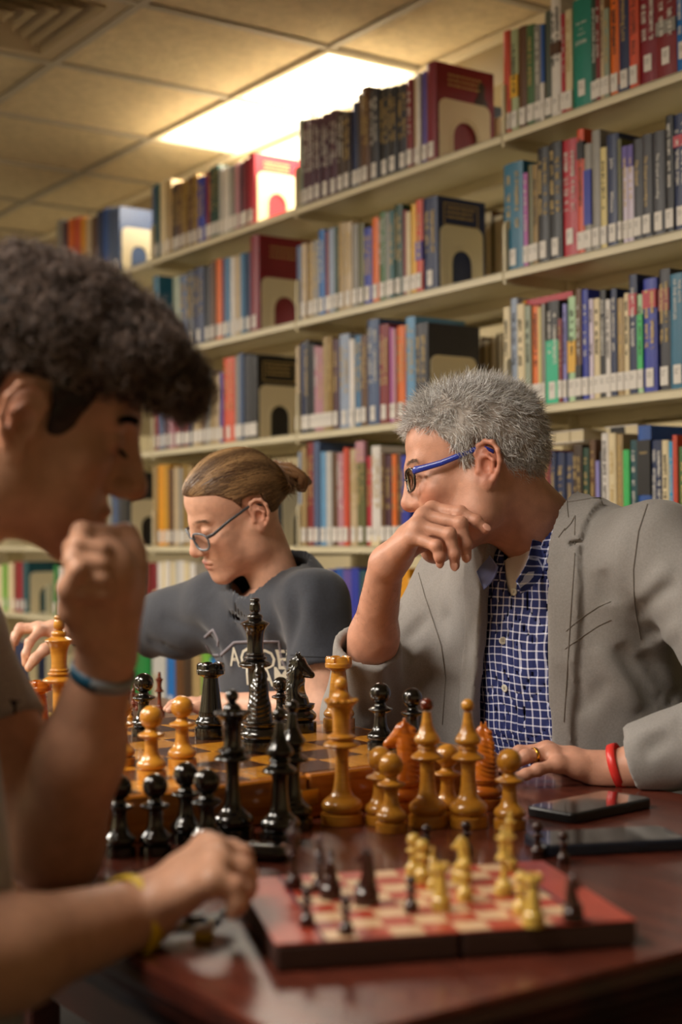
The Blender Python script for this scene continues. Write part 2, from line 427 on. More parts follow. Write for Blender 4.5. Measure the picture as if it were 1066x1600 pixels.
row('A', 1, '''787;797.5;48;orange-red|plain
797.5;809;46;pale green|b:yellow:.34:.56,pk
809;824;41;brown|plain
824;836;39;green|
836;846.5;39;grey|pw
846.5;852;38;blue|b:white:0:.4,plain
852;862;17;dark grey-green|plain
862;877;-6;white|b:brown:.52:.62,pk
877;883;21;red|pw
883;893.5;15;cream|b:red:.0:.04
893.5;923;-4;teal|hilab,pw|[T("JOHN",.013,.152,"h"),T("of the",.005,.182,"h"),T("Gospel of",.006,.171,"h"),T("Exposition",.008,.197,"h",0,.3)]
923;932.5;-8;dark green|pw
932.5;939;-12;dark red|pw
939;945;-15;beige|pk
945;953;13;grey-green|
953;966.5;-20;orange|pk
966.5;984;-22;navy blue|b:navy blue:.0:.1|[T("Understanding Love",.0155,.178)]
984;999;-30;coral|pk|[T("ULTIMATE GOSPEL",.016,.185),T("PAUL",.014,.09)]
999;1026;-45;maroon|hilab,pw
1026;1057;-45;dark red|hilab,b:grey:.42:.55,pw
1057;1078;-40;bright blue|hilab,pw
1079;1094;-40;charcoal|
1095;1115;-30;green|''')
row('B', 1, '''787;817;254;teal-blue|lab
817.5;824;270;magenta|pw
824;833;257;olive|plain
833;841;257;gold-brown|pk
841;859;230;black|
859.5;879;222;black|
879;901.5;217;red|hilab,pw
901.5;912;201;coral|b:black:.76:.9,pk
912.5;924;224;grey|b:royal blue:.26:.76,plain
924.5;938;203;grey|plain
938;947.5;230;pale yellow|pk
948;967;209;navy blue|pw|[T("John",.013,.185),T("Witness",.014,.10)]
967;973;217;olive|plain
973;981;228;purple and white|b:violet:.78:1
981;989.5;226;purple and white|b:violet:.78:1
990;1004;217;charcoal||[T("The Gospel",.012,.15,"v",0,.35)]
1004.5;1020;210;charcoal||[T("The Gospel according to",.011,.125,"v",0,.35)]
1020.5;1040;205;charcoal|pw|[T("The Gospel according",.011,.13,"v",0,.35)]
1042;1054;180;black|pw
1055;1076;177;navy blue|b:red:.72:.82,pw
1077;1094;190;dark green|
1095;1110;190;tan|''')
row('C', 1, '''786;797;480;cream|pk
797.5;808;466;pale blue|pk
808.5;820;475;cream|pk
820.5;830;478;grey-green|pk
830.5;841.5;478;orange|pk
842;847;480;pale yellow|plain
847.5;853;475;grey|plain
853.5;873;470;black|b:mint green:0:.62,pw
873.5;880;498;dark red|
880.5;886;475;lavender|pk
886.5;899;463;light green|b:yellow:.28:.58,pk
899.5;909;451;brown|b:black:0:.32,pw
909.5;919;452;royal blue|pw
920;926.5;467;purple and white|pk
927;937;466;cream|pk
937.5;947.5;453;black|pw
948;955.5;468;white|pk
956;965.5;451;navy blue|pw
966;976;466;tan|
976.5;984;458;cream|pk
985;997.5;429;navy blue|b:red:.66:.84,pw
998;1006.5;460;light green|b:bright green:.25:.8,pk
1007;1028;435;royal blue|b:red:.74:.90
1030;1047;420;charcoal|b:dark red:.66:.84
1048;1072;427;teal-blue|pw|[T("THE ACTS",.0105,.205,"v",.008),T("OF THE APOSTLES",.0105,.19,"v",-.005)]
1073;1090;440;cream|
1091;1105;440;maroon|''')
row('D', 1, '''848;861;703;dark red|
861.5;870;706;navy blue|
870.5;883;707;navy blue|
883.5;896;707;navy blue|
896.5;911;695;dark brown|
911.5;921;700;dark green|
922;931;687;brown|
931.5;937;720;lavender|plain
937.5;941;705;charcoal|plain
941.5;952;677;white|pk
952.5;964;677;cream|
964.5;974;679;tan|
974.5;984.5;703;bright green|plain
985;995.5;688;dark teal|pw
996;1016.5;665;blue|b:black:.42:.88|[T("ISAIAH",.007,.20,"h")]
1017.5;1035.5;688;navy blue|pw
1036;1046.5;688;cream|pk
1047;1053;690;cyan|pw
1053.5;1061;680;orange-red|plain
1061.5;1077;698;green|
1078;1095;690;maroon|''')
row('A', 2, '''465;471;186;grey-green|plain
471;481;187;plum|pw
481.5;491;186;plum|pw
491.5;501;184;plum|pw
501.5;513;178;plum|pw
513.5;525;172;plum|pw
525.5;536.5;174;dark brown|pw
537;548;175;dark brown|
548.5;557.5;160;navy blue|plain
558;564;146;dark brown|plain
564.5;577.5;136;brown|
578;591.5;139;charcoal|pw
592;606;137;black|
606.5;620;135;black|
620.5;635.5;131;charcoal|
636;645.5;124;dark red|pw
646;651.5;118;beige|plain
652;657.5;115;white|plain
658;666;111;violet|plain''')
row('B', 2, '''463;471;384;slate blue|plain
471.5;479;381;beige|
479.5;488;379;tan|
488.5;497;376;grey|
497.5;507;359;bright blue|pw
507.5;513;362;dark red|plain
513.5;522;357;pale blue|plain
522.5;528;354;dark green|plain
528.5;539;348;tan|
539.5;550;347;beige|
550.5;559;350;grey|plain
559.5;568;349;olive|plain
568.5;580.5;356;royal blue|
581;591.5;340;orange|plain
592;602.5;331;green|pw
603;609;332;grey|plain
609.5;616.5;329;green teal|
617;629;320;dark green|
629.5;634.5;328;dark red|plain
635;641.5;331;cream|plain
642;650;319;yellow|plain
650.5;661;312;orange-red|b:violet:.35:.55''')
row('C', 2, '''463;468;541;beige|plain
468.5;475;536;navy blue|plain
475.5;482;532;charcoal|
482.5;490;538;black|plain
490.5;497;541;pink|pw
497.5;504;543;pink|
504.5;511.5;527;tan|
512;519;526;gold-brown|
519.5;528;530;plum|
528.5;544.5;522;pale blue|
545;553;530;white|plain
553.5;563.5;524;steel blue|
564;574.5;524;brown|
575;593;499;slate blue|pw
593.5;608.5;507;dark red|
609;613.5;512;magenta|plain
614;619.5;514;pink|plain
620;632;509;orange|
632.5;647;495;sky blue|''')
row('D', 2, '''467;471;706;pale blue|plain
471.5;478;700;tan|plain
478.5;489.5;684;dark red|
490;499.5;686;slate blue|plain
500;509;706;sky blue|plain
509.5;518.5;706;light grey|plain
519;526;708;brown|plain
526.5;537;708;pink|pw
537.5;545.5;700;orange-red|plain
546;557.5;702;beige|
558;571.5;690;olive|b:pink:.8:1
572;580;713;red|
581;595;697;white|b:cream:.0:.1
595.5;602.5;708;brown|
603;612;711;plum|
612.5;619.5;710;orange|
620;626;708;brown|
627;640;712;royal blue|''')
row('A', 3, '''236;242;292;slate blue|plain
242.5;248;288;dark teal|plain
248.5;258;283;cream|plain
258.5;268;281;tan|plain
268.5;276;287;dark brown|
276.5;284;285;brown|
284.5;292;283;gold-brown|
292.5;300;277;brown|
300.5;307.5;272;gold-brown|
308;320;276;royal blue|
320.5;327.5;268;maroon|plain
328;334.5;262;dark green|
335;341.5;258;dark green|
342;347.5;262;light grey|plain
348;353.5;261;white|plain
354;359.5;260;light grey|plain
360;366;258;grey|plain
366.5;374;256;pink|plain
374.5;380;253;plum|plain
380.5;386.5;249;maroon|plain''', 1)
row('B', 3, '''268;279;432;grey-green|plain
279.5;290;430;slate blue|
290.5;302;424;charcoal|
302.5;318;418;navy blue|
318.5;327.5;416;black|plain
328;336;408;brown|plain
336.5;345;405;orange|plain
345.5;350;404;dark red|plain
350.5;360;403;steel blue|plain
360.5;367;402;white|plain
367.5;375;400;beige|plain
375.5;383;396;steel blue|plain
383.5;390;394;navy blue|plain''', 1)
row('C', 3, '''240;247;592;maroon|plain
247.5;255;590;slate blue|plain
255.5;263;588;plum|plain
263.5;271;586;pink|plain
271.5;279;588;maroon|plain
279.5;286;582;plum|plain
286.5;293;580;dark red|plain
293.5;299.5;582;navy blue|plain
300;306.5;588;beige|plain
307;313.5;586;tan|plain
314;320;582;brown|plain
320.5;327.5;580;grey|plain
328;334.5;588;tan|plain
335;341.5;585;beige|plain
342;347.5;582;violet|plain
348;365;559;coral|
366;372.5;556;grey|plain
373;379.5;552;slate blue|plain
380;387;555;charcoal|plain
387.5;394.5;554;black|plain''', 1)
row('D', 3, '''239;245;729;tan|plain
245.5;253.5;727;amber|plain
254;262;726;mustard|plain
262.5;270;732;brown|plain
270.5;277.5;730;beige|plain
278;284;731;grey|plain
284.5;291;726;gold-brown|plain
291.5;299;728;tan|plain''', 1)
row('A', 4, '''88;97;344;grey|plain
97.5;106;347;plum|plain
106.5;115;343;orange|plain
115.5;124;340;coral|plain
124.5;133;340;amber|plain
133.5;141.5;341;beige|plain
142;150;339;brown|plain
150.5;159.5;330;navy blue|plain
160;167;326;blue|plain
167.5;175;325;slate blue|plain''', 1)
row('D', 4, '''166;174;742;grey|plain
174.5;182;740;slate blue|plain
182.5;190;738;charcoal|plain''', 1)
row('E', 4, '''201;210;886;black|plain
210.5;218;884;plum|plain
218.5;226;882;black|plain
226.5;233;880;dark red|plain''', 1)
row('E', 3, '''237;244;880;maroon|plain
244.5;251;879;white|plain
251.5;258;878;cream|plain
258.5;265;877;white|plain
265.5;272;878;cream|plain
272.5;279;877;light grey|plain
279.5;286;876;white|plain
286.5;294;878;cream|plain
294.5;303;880;white|plain''', 1)
row('E', 2, '''500;511;893;blue|plain
511.5;522;890;royal blue|plain
522.5;535;888;blue|plain
535.5;548;890;violet|plain
548.5;561;888;royal blue|plain
561.5;574;892;dark teal|plain
600;612;905;dark brown|plain
613;637;889;amber|plain
637.5;649;905;cream|plain
649.5;662;900;dark green|plain
662.5;676;900;brown|plain''', 1)
row('E', 5, '''-8;2;884;cream|plain
3;11;882;lime green|plain
11.5;20;880;cream|plain
20.5;29;878;dark red|plain
29.5;33;878;red|plain
84;90;884;grass green|plain
90.5;97;886;white|plain
97.5;105;886;light grey|plain
105.5;113;884;cream|plain''', 1)
row('F', 3, '''237;258;1012;light grey|plain
258.5;272;1010;bright blue|plain
272.5;286;1018;brown|plain
286.5;300;1022;dark brown|plain
300.5;314;1024;tan|plain
314.5;328;1020;lime green|plain
328.5;345;1030;bright blue|plain''', 1)
row('F', 4, '''196;215;1005;grass green|plain
215.5;233;1005;grass green|plain''', 1)
# big volumes closing a row, cover turned to the camera, each held by an arched bookend
M_BE = mat('cream_bookend_steel', 'd3c6a4', .4)
def bookend(label, a, n0, z, W=.13, H=.168):
    "plate across the shelf: spans n0..n0+W, arch cut out; foot under the books"
    t = thing('bookend', label, 'bookend', (a, n0, z), group='arched cream bookends')
    r = .022; out = []
    for k in range(7): an = math.pi - k*math.pi/12; out.append((r+r*math.cos(an), H-r+r*math.sin(an)))
    for k in range(7): an = math.pi/2 - k*math.pi/12; out.append((W-r+r*math.cos(an), H-r+r*math.sin(an)))
    L = [(0, 0)] + out[:7]; Rr = out[7:] + [(W, 0)]
    outer = L + Rr
    m0, m1, hz = W*.27, W*.73, H*.42; rr = (m1-m0)/2; inn = [(m0, .0)]
    for k in range(len(outer)-2): an = math.pi*(1-k/(len(outer)-3)); inn.append(((m0+m1)/2 + rr*math.cos(an), hz + rr*math.sin(an)*1.05))
    inn.append((m1, .0)); n = len(outer)
    b = MB(); v = []
    for x in (0, .0022):
        v += [(x, y, z_) for y, z_ in outer] + [(x, y, z_) for y, z_ in inn]
    f = []
    for i in range(n-1):
        f += [(i, i+1, n+i+1, n+i), (2*n+i, 3*n+i, 3*n+i+1, 2*n+i+1), (i, 2*n+i, 2*n+i+1, i+1), (n+i, n+i+1, 3*n+i+1, 3*n+i)]
    b.add(v, f)
    b.build('plate', M_BE, t)
    # pressed bead around the arch
    b = MB(); o = .008
    pts = [(.0024, (y-(m0+m1)/2)*1.22+(m0+m1)/2, z_*1.08+.001) for y, z_ in inn]
    b.tube(pts, .0016, 6); b.build('bead', M_BE, t, smooth=True)
    b = MB(); b.box(-.1, .001, m0, m1, .0005, .0018); b.build('foot', M_BE, t)
    return t
def end_book(label, grp, xs0, xs1, top, shelf, colour, depth, be_label, be_x=None, band=None, title=None, flags='plain', beH=.168, nolab=False):
    z = SHELF_Z[shelf]; a0, a1 = a_at(xs0, z), a_at(xs1, z); H = z_at((xs0+xs1)/2, top)-z
    t = make_book(label, grp, a0, a1, z, H, colour, depth=depth, flags=flags + (',nolab' if nolab else ''))
    W = a1-a0
    if title:
        b = MB()
        if title == 'frame':
            for (y0, y1, z0, z1) in ((.15, .85, .93, .94), (.15, .85, .70, .71), (.15, .165, .70, .94), (.835, .85, .70, .94)):
                b.box(W/2-.0006, W/2+.0004, depth*y0, depth*y1, H*z0, H*z1)
        r = random.Random(len(label))
        for q in range(3):
            y = .22
            while y < .72:
                L = r.uniform(.03, .09); b.box(W/2-.0006, W/2+.0004, depth*y, depth*(y+L*.7), H*(.88-q*.05), H*(.88-q*.05)+.005); y += L
        b.build('cover_title', M_GOLD, t)
    if be_label: bookend(be_label, a1+.003, 2.297, z, W=depth*.86, H=beH)
    return t
g = 'large volumes closing a row of books'
eb = end_book('large red hardback, cover turned outward, behind a bookend on the top shelf', g, 666.5, 681, 97, 'A', 'maroon', .20, 'cream arched bookend in front of the large red book on the top shelf', title='t', beH=.165)
b = MB(); b.lathe([(.0, 0), (.02, .0), (.024, .03), (.02, .06), (.022, .09), (.012, .10), (.014, .12), (.0, .13)], 8)
v = np.array(b.v); W_ = .0; v = np.stack([v[:, 0]*.02+.0192, v[:, 1]*1.0+.155, v[:, 2]*1.4+.05], 1)
mesh('cover_picture', v, b.f, bmat('dark brown'), parent=eb)
end_book('thick navy hardback with gold framed title, behind a bookend on the second shelf', g, 661.5, 683, 308, 'B', 'navy blue', .165, 'cream arched bookend in front of the navy book on the second shelf', title='frame', flags='')
end_book('thick charcoal hardback with gold lettering above the grey-haired man', g, 648, 668, 505, 'C', 'charcoal', .18, 'cream arched bookend just above the grey-haired man, third shelf', flags='')
end_book('bright red hardback with pale bookend on the top shelf, third bay', g, 387, 397, 240, 'A', 'red', .17, 'cream arched bookend with red cover showing through, top shelf, third bay', title='t')
end_book('dark maroon tall hardback with plain cover on the second shelf, third bay', g, 390.5, 404, 368, 'B', 'maroon', .20, 'cream arched bookend against the plain maroon cover, second shelf, third bay', title='t')
end_book('black hardback with faint gold pattern on the third shelf, third bay', g, 395, 401, 556, 'C', 'black', .17, 'cream arched bookend against the black cover, third shelf, third bay', title='frame')
end_book('grey hardback behind a bookend on the top shelf, fourth bay', g, 176, 186, 324, 'A', 'slate blue', .16, 'cream arched bookend at the far end of the top shelf, fourth bay')
end_book('black hardback beside the yellow books on the fourth shelf, fourth bay', g, 190.5, 201, 738, 'D', 'black', .17, 'cream arched bookend beside the young man\'s chin, fourth shelf')
end_book('black hardback behind the hair bun, fourth shelf, third bay', g, 428, 437, 738, 'D', 'black', .17, 'cream arched bookend behind the woman\'s hair bun, fourth shelf')
end_book('dark teal hardback on the fifth shelf at far left, below the young man\'s chin', g, 33.5, 43, 878, 'E', 'dark teal', .18, 'cream arched bookend at far left on the fifth shelf')
end_book('dark blue volume on the sixth shelf at far left behind the wooden king', g, 8, 40, 1000, 'F', 'navy blue', .17, 'cream arched bookend low at far left behind the wooden king')
end_book('wide teal hardback half hidden by the young man\'s hair, second shelf', g, 238, 247, 432, 'B', 'teal-blue', .20, None)
end_book('dark hardback under the woman\'s raised sleeve on the fifth shelf', g, 196, 200, 880, 'E', 'black', .15, None)
z = SHELF_Z['E']; bookend('cream arched bookend between forearm and grey sleeve, fifth shelf', a_at(234, z)-.07, 2.30, z)
# red paperback lying flat on top of the third-shelf row
zt = z_at(845, 474); a0, a1 = a_at(798, zt), a_at(884, zt)
t = thing('book', 'red and yellow paperback lying flat on top of the third-shelf books', 'book', ((a0+a1)/2, 2.31, zt+.004))
b = MB(); L = a1-a0; b.box(-L/2, L/2, 0, .13, 0, .0015); b.box(-L/2, L/2, 0, .13, .014, .0155); b.box(-L/2, L/2, -.001, .001, 0, .0155); b.build('cover', bmat('red'), t)
b = MB(); b.box(-L/2+.002, L/2-.002, .001, .127, .0015, .014); b.build('page_block', M_PAGE, t)
b = MB(); b.box(-L/2-.0005, -L/2+.03, -.0015, .128, -.0003, .0158); b.build('band', bmat('yellow'), t)
# books on the far side of the double-sided unit, their fore-edges seen through the gaps
def farside(label, x0, x1, top, shelf, colour):
    z = SHELF_Z[shelf]; n = NF+.27
    a0, a1 = a_at(x0, z, n), a_at(x1, z, n); H = min(.27, z_at((x0+x1)/2, top, n)-z)
    make_book(label, 'books on the far side of the shelving', a0, a1, z, H, colour, n=n+.17, depth=.165, flags='plain,nolab', back=True, detail=1)
for x0, x1, top, sh, c, w_ in ((752, 769, 168, 'A', 'black', 'right of the big red top-shelf book'), (769.5, 786, 180, 'A', 'brown', 'beside the upright on the top shelf'), (735, 751, 170, 'A', 'dark brown', 'just behind the big red book'),
        (752, 768, 330, 'B', 'brown', 'right of the navy book on the second shelf'), (768.5, 786, 334, 'B', 'black', 'beside the upright on the second shelf'), (738, 751, 340, 'B', 'dark brown', 'just behind the navy book'),
        (738, 752, 527, 'C', 'brown', 'right of the charcoal book on the third shelf'), (752.5, 765, 529, 'C', 'dark brown', 'second right of the charcoal book'), (765.5, 775, 525, 'C', 'tan', 'third right of the charcoal book'), (775.5, 785, 520, 'C', 'dark brown', 'beside the upright on the third shelf')):
    farside('%s book on the far side, seen %s' % (c, w_), x0, x1, top, sh, c)
for i, (x0, x1) in enumerate(((838, 866), (866.5, 890), (890.5, 912), (946, 970), (970.5, 997))):
    z = SHELF_Z['D']; n = 2.36
    a0, a1 = a_at(x0, 1.28, n), a_at(x1, 1.28, n)
    t = thing('book', 'white paperback laid flat over the fourth-shelf row, %s from the left' % ORD[i], 'book', ((a0+a1)/2, n, z+.243), group='white paperbacks laid over the fourth-shelf row')
    b = MB(); L = a1-a0-.001; b.box(-L/2, L/2, 0, .12, 0, .002); b.box(-L/2, L/2, 0, .12, .026, .028); b.box(-L/2, L/2, .118, .12, 0, .028); b.build('cover', bmat('white'), t)
    b = MB(); b.box(-L/2+.001, L/2-.001, .002, .118, .002, .026); b.build('page_block', M_PAGE, t)
t = thing('black_plate', 'narrow black plate standing in the fourth-shelf row behind the grey jacket', 'book support', (a_at(930, 1.1)+.0, 2.36, SHELF_Z['D']))  # narrow upright black plate set among the books
b = MB(); b.box(-.022, .022, .0, .003, 0, .27, bev=.001); b.build('plate', M_SHD, t)
b = MB(); b.box(-.022, .022, .003, .10, 0.0005, .003); b.build('foot', M_SHD, t)
# ------------------------------------------------------------------ table
TZ = .75
M_TAB = wood('mahogany_laminate', '4c241c', '642f22', rough=.27, scale=(1.2, 9, 1), coat=.25, wscale=4)
M_TABE = wood('mahogany_edge', '2a100c', '431a12', rough=.35, scale=(1, 1, 1), coat=.2, wscale=8)
TA1, TA0, TN0, TN1 = -.752, -3.05, .492, 1.365
t = thing('library_table', 'long dark mahogany table with a stepped moulded edge carrying all the chess games', 'table', ((TA0+TA1)/2, (TN0+TN1)/2, 0))
hx, hy = (TA1-TA0)/2, (TN1-TN0)/2
def stepped(prof):
    v = []; f = []; k = 0
    for ins, z in prof:
        c = .02
        x, y = hx-ins, hy-ins
        ring = [(x-c, y), (-x+c, y), (-x, y-c), (-x, -y+c), (-x+c, -y), (x-c, -y), (x, -y+c), (x, y-c)]
        v += [(p, q, z) for p, q in ring]
    n = 8; m = len(prof)
    for i in range(m-1):
        for j in range(n): f.append((i*n+j, i*n+(j+1) % n, (i+1)*n+(j+1) % n, (i+1)*n+j))
    f += [tuple(range(n-1, -1, -1)), tuple(range((m-1)*n, m*n))]
    return v, f
v, f = stepped([(.004, TZ-.006), (.004, TZ-.002), (.0055, TZ)]); mesh('tabletop', v, f, M_TAB, parent=t, loc=(0, 0, 0))
v, f = stepped([(.035, TZ-.062), (.030, TZ-.060), (.022, TZ-.054), (.021, TZ-.046), (.016, TZ-.046), (.013, TZ-.040), (.013, TZ-.034), (.007, TZ-.034), (.003, TZ-.028), (.003, TZ-.021), (.001, TZ-.021), (-.001, TZ-.014), (.002, TZ-.0061)])
mesh('moulded_edge', v, f, M_TABE, parent=t, loc=(0, 0, 0))
b = MB(); b.box(-hx+.09, hx-.09, -hy+.09, hy-.09, TZ-.14, TZ-.062); b.build('apron', M_TABE, t)
for sx in (-1, 1):
    for sy in (-1, 1):
        b = MB(); x, y = sx*(hx-.13), sy*(hy-.13); b.box(x-.035, x+.035, y-.035, y+.035, 0, TZ-.14, bev=.006); b.build('leg', M_TABE, t)

# ------------------------------------------------------------------ chess boards
def chessboard(name, label, cx, cn, z, rot, hw, hd, th, sq, mats_, border_cols, seam=True, n_sq=8):
    M_L, M_D, M_B = mats_
    t = thing(name, label, 'chessboard', (cx, cn, z+.0003), rot)
    for s in (-1, 1):     # two folding halves
        b = MB(); y0, y1 = (-hd, -.0012) if s < 0 else (.0012, hd)
        if seam == 'n': b.box(-hw, hw, y0, y1, 0, th, bev=.0025)
        else:
            x0, x1 = (-hw, -.0012) if s < 0 else (.0012, hw); b.box(x0, x1, -hd, hd, 0, th, bev=.0025)
        b.build('box_half', M_B, t)
    q = sq/2-.0002; sm = []
    b = MB(); b.box(-q, q, -q, q, 0, .0012, bev=.0003)
    for i in range(n_sq):
        for j in range(n_sq):
            m = (M_L, M_D)[(i+j) % 2]; loc = ((i-3.5)*sq, (j-3.5)*sq, th-.0002)
            if len(sm) < 2: o = b.build('board_square', m, t, loc=loc); sm.append((m, o.data))
            else: link('board_square', dict(sm)[m], t, loc)
    return t
M_SQL = wood('honey_veneer', 'b9741c', 'd9962f', rough=.22, scale=(8, 40, 8), coat=.5, wscale=3)
M_SQD = wood('walnut_veneer', '3c1f0e', '5e3317', rough=.22, scale=(8, 40, 8), coat=.5, wscale=3)
M_BOX = wood('amber_board_case', '8a4c12', 'b06a1e', rough=.25, scale=(30, 4, 30), coat=.4, wscale=2)
BH = .05
BA1, BN1, BS = -1.36, 1.19, .574
big = chessboard('folding_chessboard', 'large amber wooden folding chessboard raised as a box, centre of the table', BA1-BS/2, BN1-BS/2, TZ, 0, BS/2, BS/2, BH, .0685, (M_SQL, M_SQD, M_BOX), 0, seam='n')
BZ = TZ+BH+.0011
M_BRASS = mat('brass', 'b8924a', .3, metal=.9)
for a in (.12, -.12):
    b = MB(); b.box(-.012, .012, -.004, .004, 0, .003, bev=.001); b.build('hinge', M_BRASS, big, loc=(a, 0, BH-.0025))
b = MB(); b.box(-.001, .003, -.012, .012, .016, .034, bev=.001); b.build('clasp', M_BRASS, big, loc=(BS/2, .0, 0))
M_RL = mat('cream_square_print', 'd8b48c', .35, coat=.3, noise=.06, nscale=60); M_RD = mat('red_square_print', 'b0402c', .35, coat=.3, noise=.06, nscale=60)
M_RB = mat('red_board_plastic', 'a8412f', .35, coat=.3, noise=.08, nscale=30); M_RS = mat('brown_board_side', '3a211a', .6)
cs_ = [PZ(x, y, TZ+.021) for x, y in ((398, 1480), (988, 1440), (872, 1347), (383, 1366))]; c = (cs_[0]+cs_[1]+cs_[2]+cs_[3])/4
e = (cs_[1]-cs_[0]).normalized(); ROTB = math.atan2(e.y, e.x)
SBH = .021
small = chessboard('travel_chessboard', 'small red and cream travel chessboard, near corner of the table', c.x, c.y, TZ, ROTB, .143, .105, SBH-.001, .0258, (M_RL, M_RD, M_RS), 0, seam=True)
for s in (-1, 1):
    b = MB(); b.box(s*.1245-.0182, s*.1245+.0182, -.1045, .1045, SBH-.0012, SBH, bev=.0004); o = b.build('side_strip', M_RB, small)
    b = MB(); x = s*.1055; b.box(x-.0005, x+.0005, -.103, .103, SBH-.0002, SBH+.0003); b.build('border_line', mat('dark_violet_line', '54405c', .5), small)
for s in (-1, 1):
    b = MB(); b.box(-.1055, .1055, s*.1040-.0007, s*.1040+.0007, SBH-.0012, SBH, bev=.0003); b.build('edge_strip', M_RB, small)
SZ = TZ+SBH+.0002
# a further board at the far left, where the woman plays
BOARD3 = (-2.50, .80)
far = chessboard('folding_chessboard', 'pale yellow far chessboard at the left end of the table, under the woman\'s hand', BOARD3[0], BOARD3[1], TZ, 0, .21, .21, .02, .05,
   (mat('pale_yellow_square', 'd8bd6c', .4), mat('light_brown_square', 'a07a40', .4), mat('pale_board_case', 'c0a058', .4)), 0, seam='n')

# ------------------------------------------------------------------ chess pieces (unit height, scaled per piece)
M_WB = wood('honey_boxwood', 'b0701c', 'cf9030', rough=.28, scale=(1, 1, 6), coat=.6, wscale=2.2)
M_WR = wood('reddish_boxwood', 'a04c10', 'c46c1a', rough=.2, scale=(1, 1, 6), coat=.6, wscale=2.2)
M_BK = mat('black_lacquer', '0c0908', .17, coat=.7, bump=.05, bscale=90)
M_RW = wood('red_brown_wood', '5c2612', '84391c', rough=.3, scale=(1, 1, 6), coat=.4, wscale=2.)
M_YW = mat('ivory_yellow_plastic', 'd2ae50', .3, coat=.4, sss=.1); M_DB = mat('dark_brown_plastic', '3a1a14', .25, coat=.5)
M_FELT = mat('dark_felt', '1d2a1c', .95)
BASE = [(.155, 0), (.155, 0), (.158, .008), (.158, .075), (.152, .082), (.148, .084), (.148, .084)]
PROF = {
 'pawn': dict(base=[(.200, 0), (.200, 0), (.204, .008), (.204, .100), (.198, .112), (.170, .118), (.155, .125), (.160, .132)],
   stem=[(.160, .132), (.188, .150), (.202, .175), (.202, .205), (.186, .235), (.150, .270), (.118, .315), (.100, .37), (.092, .43), (.090, .50), (.098, .545), (.098, .545)],
   collar=[(.098, .545), (.16, .572), (.182, .590), (.184, .605), (.17, .618), (.11, .640), (.085, .665), (.080, .69)], head='ball', hr=.160, hz=.84),
 'queen': dict(base=[(.142, 0), (.142, 0), (.146, .006), (.146, .062), (.140, .070), (.118, .074), (.110, .080)],
   stem=[(.110, .080), (.130, .092), (.141, .112), (.139, .137), (.122, .160), (.085, .188), (.064, .222), (.053, .28), (.047, .36), (.046, .45), (.052, .505), (.052, .505)],
   collar=[(.052, .505), (.100, .517), (.124, .528), (.125, .540), (.105, .556), (.080, .568), (.088, .576), (.098, .584), (.098, .594), (.080, .604), (.064, .612), (.064, .612)],
   body=[(.064, .612), (.060, .64), (.062, .70), (.070, .76), (.086, .800), (.108, .822), (.113, .830), (.113, .830), (.113, .838), (.100, .842), (.100, .842)],
   top=[(.100, .842), (.066, .848), (.066, .848), (.065, .868), (.054, .888), (.036, .903), (.024, .912)], head='ball', hr=.0455, hz=.952, crown='scallop'),
 'king': dict(base=[(.128, 0), (.128, 0), (.132, .006), (.132, .06), (.126, .067), (.106, .071), (.100, .076)],
   stem=[(.100, .076), (.118, .088), (.127, .106), (.125, .128), (.108, .152), (.075, .180), (.058, .212), (.050, .27), (.045, .36), (.046, .47), (.050, .515), (.050, .515)],
   collar=[(.050, .515), (.092, .526), (.112, .537), (.113, .548), (.09, .564), (.066, .574), (.076, .580), (.080, .588), (.078, .596), (.062, .602), (.067, .610), (.067, .618), (.058, .624), (.058, .624)],
   body=[(.058, .624), (.055, .66), (.058, .72), (.068, .775), (.090, .812), (.101, .822), (.101, .822), (.101, .827), (.084, .836), (.056, .848), (.046, .853), (.046, .853)],
   top=[(.046, .853), (.052, .862), (.054, .874), (.046, .886), (.028, .894), (.026, .900), (.036, .908), (.0385, .93), (.036, .955), (.030, .967), (.026, .972), (.034, .980), (.034, .990), (.026, 1.)], head=None),
 'bishop': dict(base=[(.150, 0), (.150, 0), (.154, .006), (.154, .075), (.147, .083), (.125, .087), (.118, .093)],
   stem=[(.118, .093), (.138, .106), (.149, .128), (.147, .158), (.128, .185), (.092, .215), (.074, .25), (.064, .31), (.058, .40), (.058, .475), (.066, .505), (.066, .505)],
   collar=[(.066, .505), (.108, .517), (.128, .528), (.129, .540), (.11, .557), (.088, .572), (.072, .590), (.074, .602), (.084, .612), (.074, .622), (.068, .632), (.068, .632)],
   body=[(.068, .632), (.090, .645), (.102, .662), (.103, .680), (.092, .703), (.070, .735), (.052, .775), (.041, .825), (.035, .87), (.033, .892)],
   top=[(.033, .892), (.034, .893)], head='ball', hr=.052, hz=.946),
 'rook': dict(base=[(.215, 0), (.215, 0), (.222, .008), (.222, .130), (.212, .142), (.185, .148), (.178, .155)],
   stem=[(.178, .155), (.200, .170), (.214, .200), (.208, .232), (.185, .262), (.165, .290), (.165, .290), (.165, .345), (.165, .345), (.155, .352), (.155, .352), (.134, .50), (.112, .70), (.100, .80), (.100, .80)],
   collar=[(.100, .80), (.112, .812), (.140, .828), (.175, .842), (.190, .852), (.190, .852), (.192, .900), (.186, .915), (.186, .915), (.150, .918), (.135, .905), (.0, .900)], head=None, crown='merlon'),
 'knight': dict(base=[(.215, 0), (.215, 0), (.222, .008), (.222, .110), (.212, .120), (.180, .126), (.175, .132)],
   stem=[(.175, .132), (.205, .148), (.222, .180), (.218, .215), (.190, .250), (.172, .270), (.172, .270), (.185, .285), (.196, .305), (.197, .33), (.190, .342), (.0, .345)], head=None, horse=True),
}
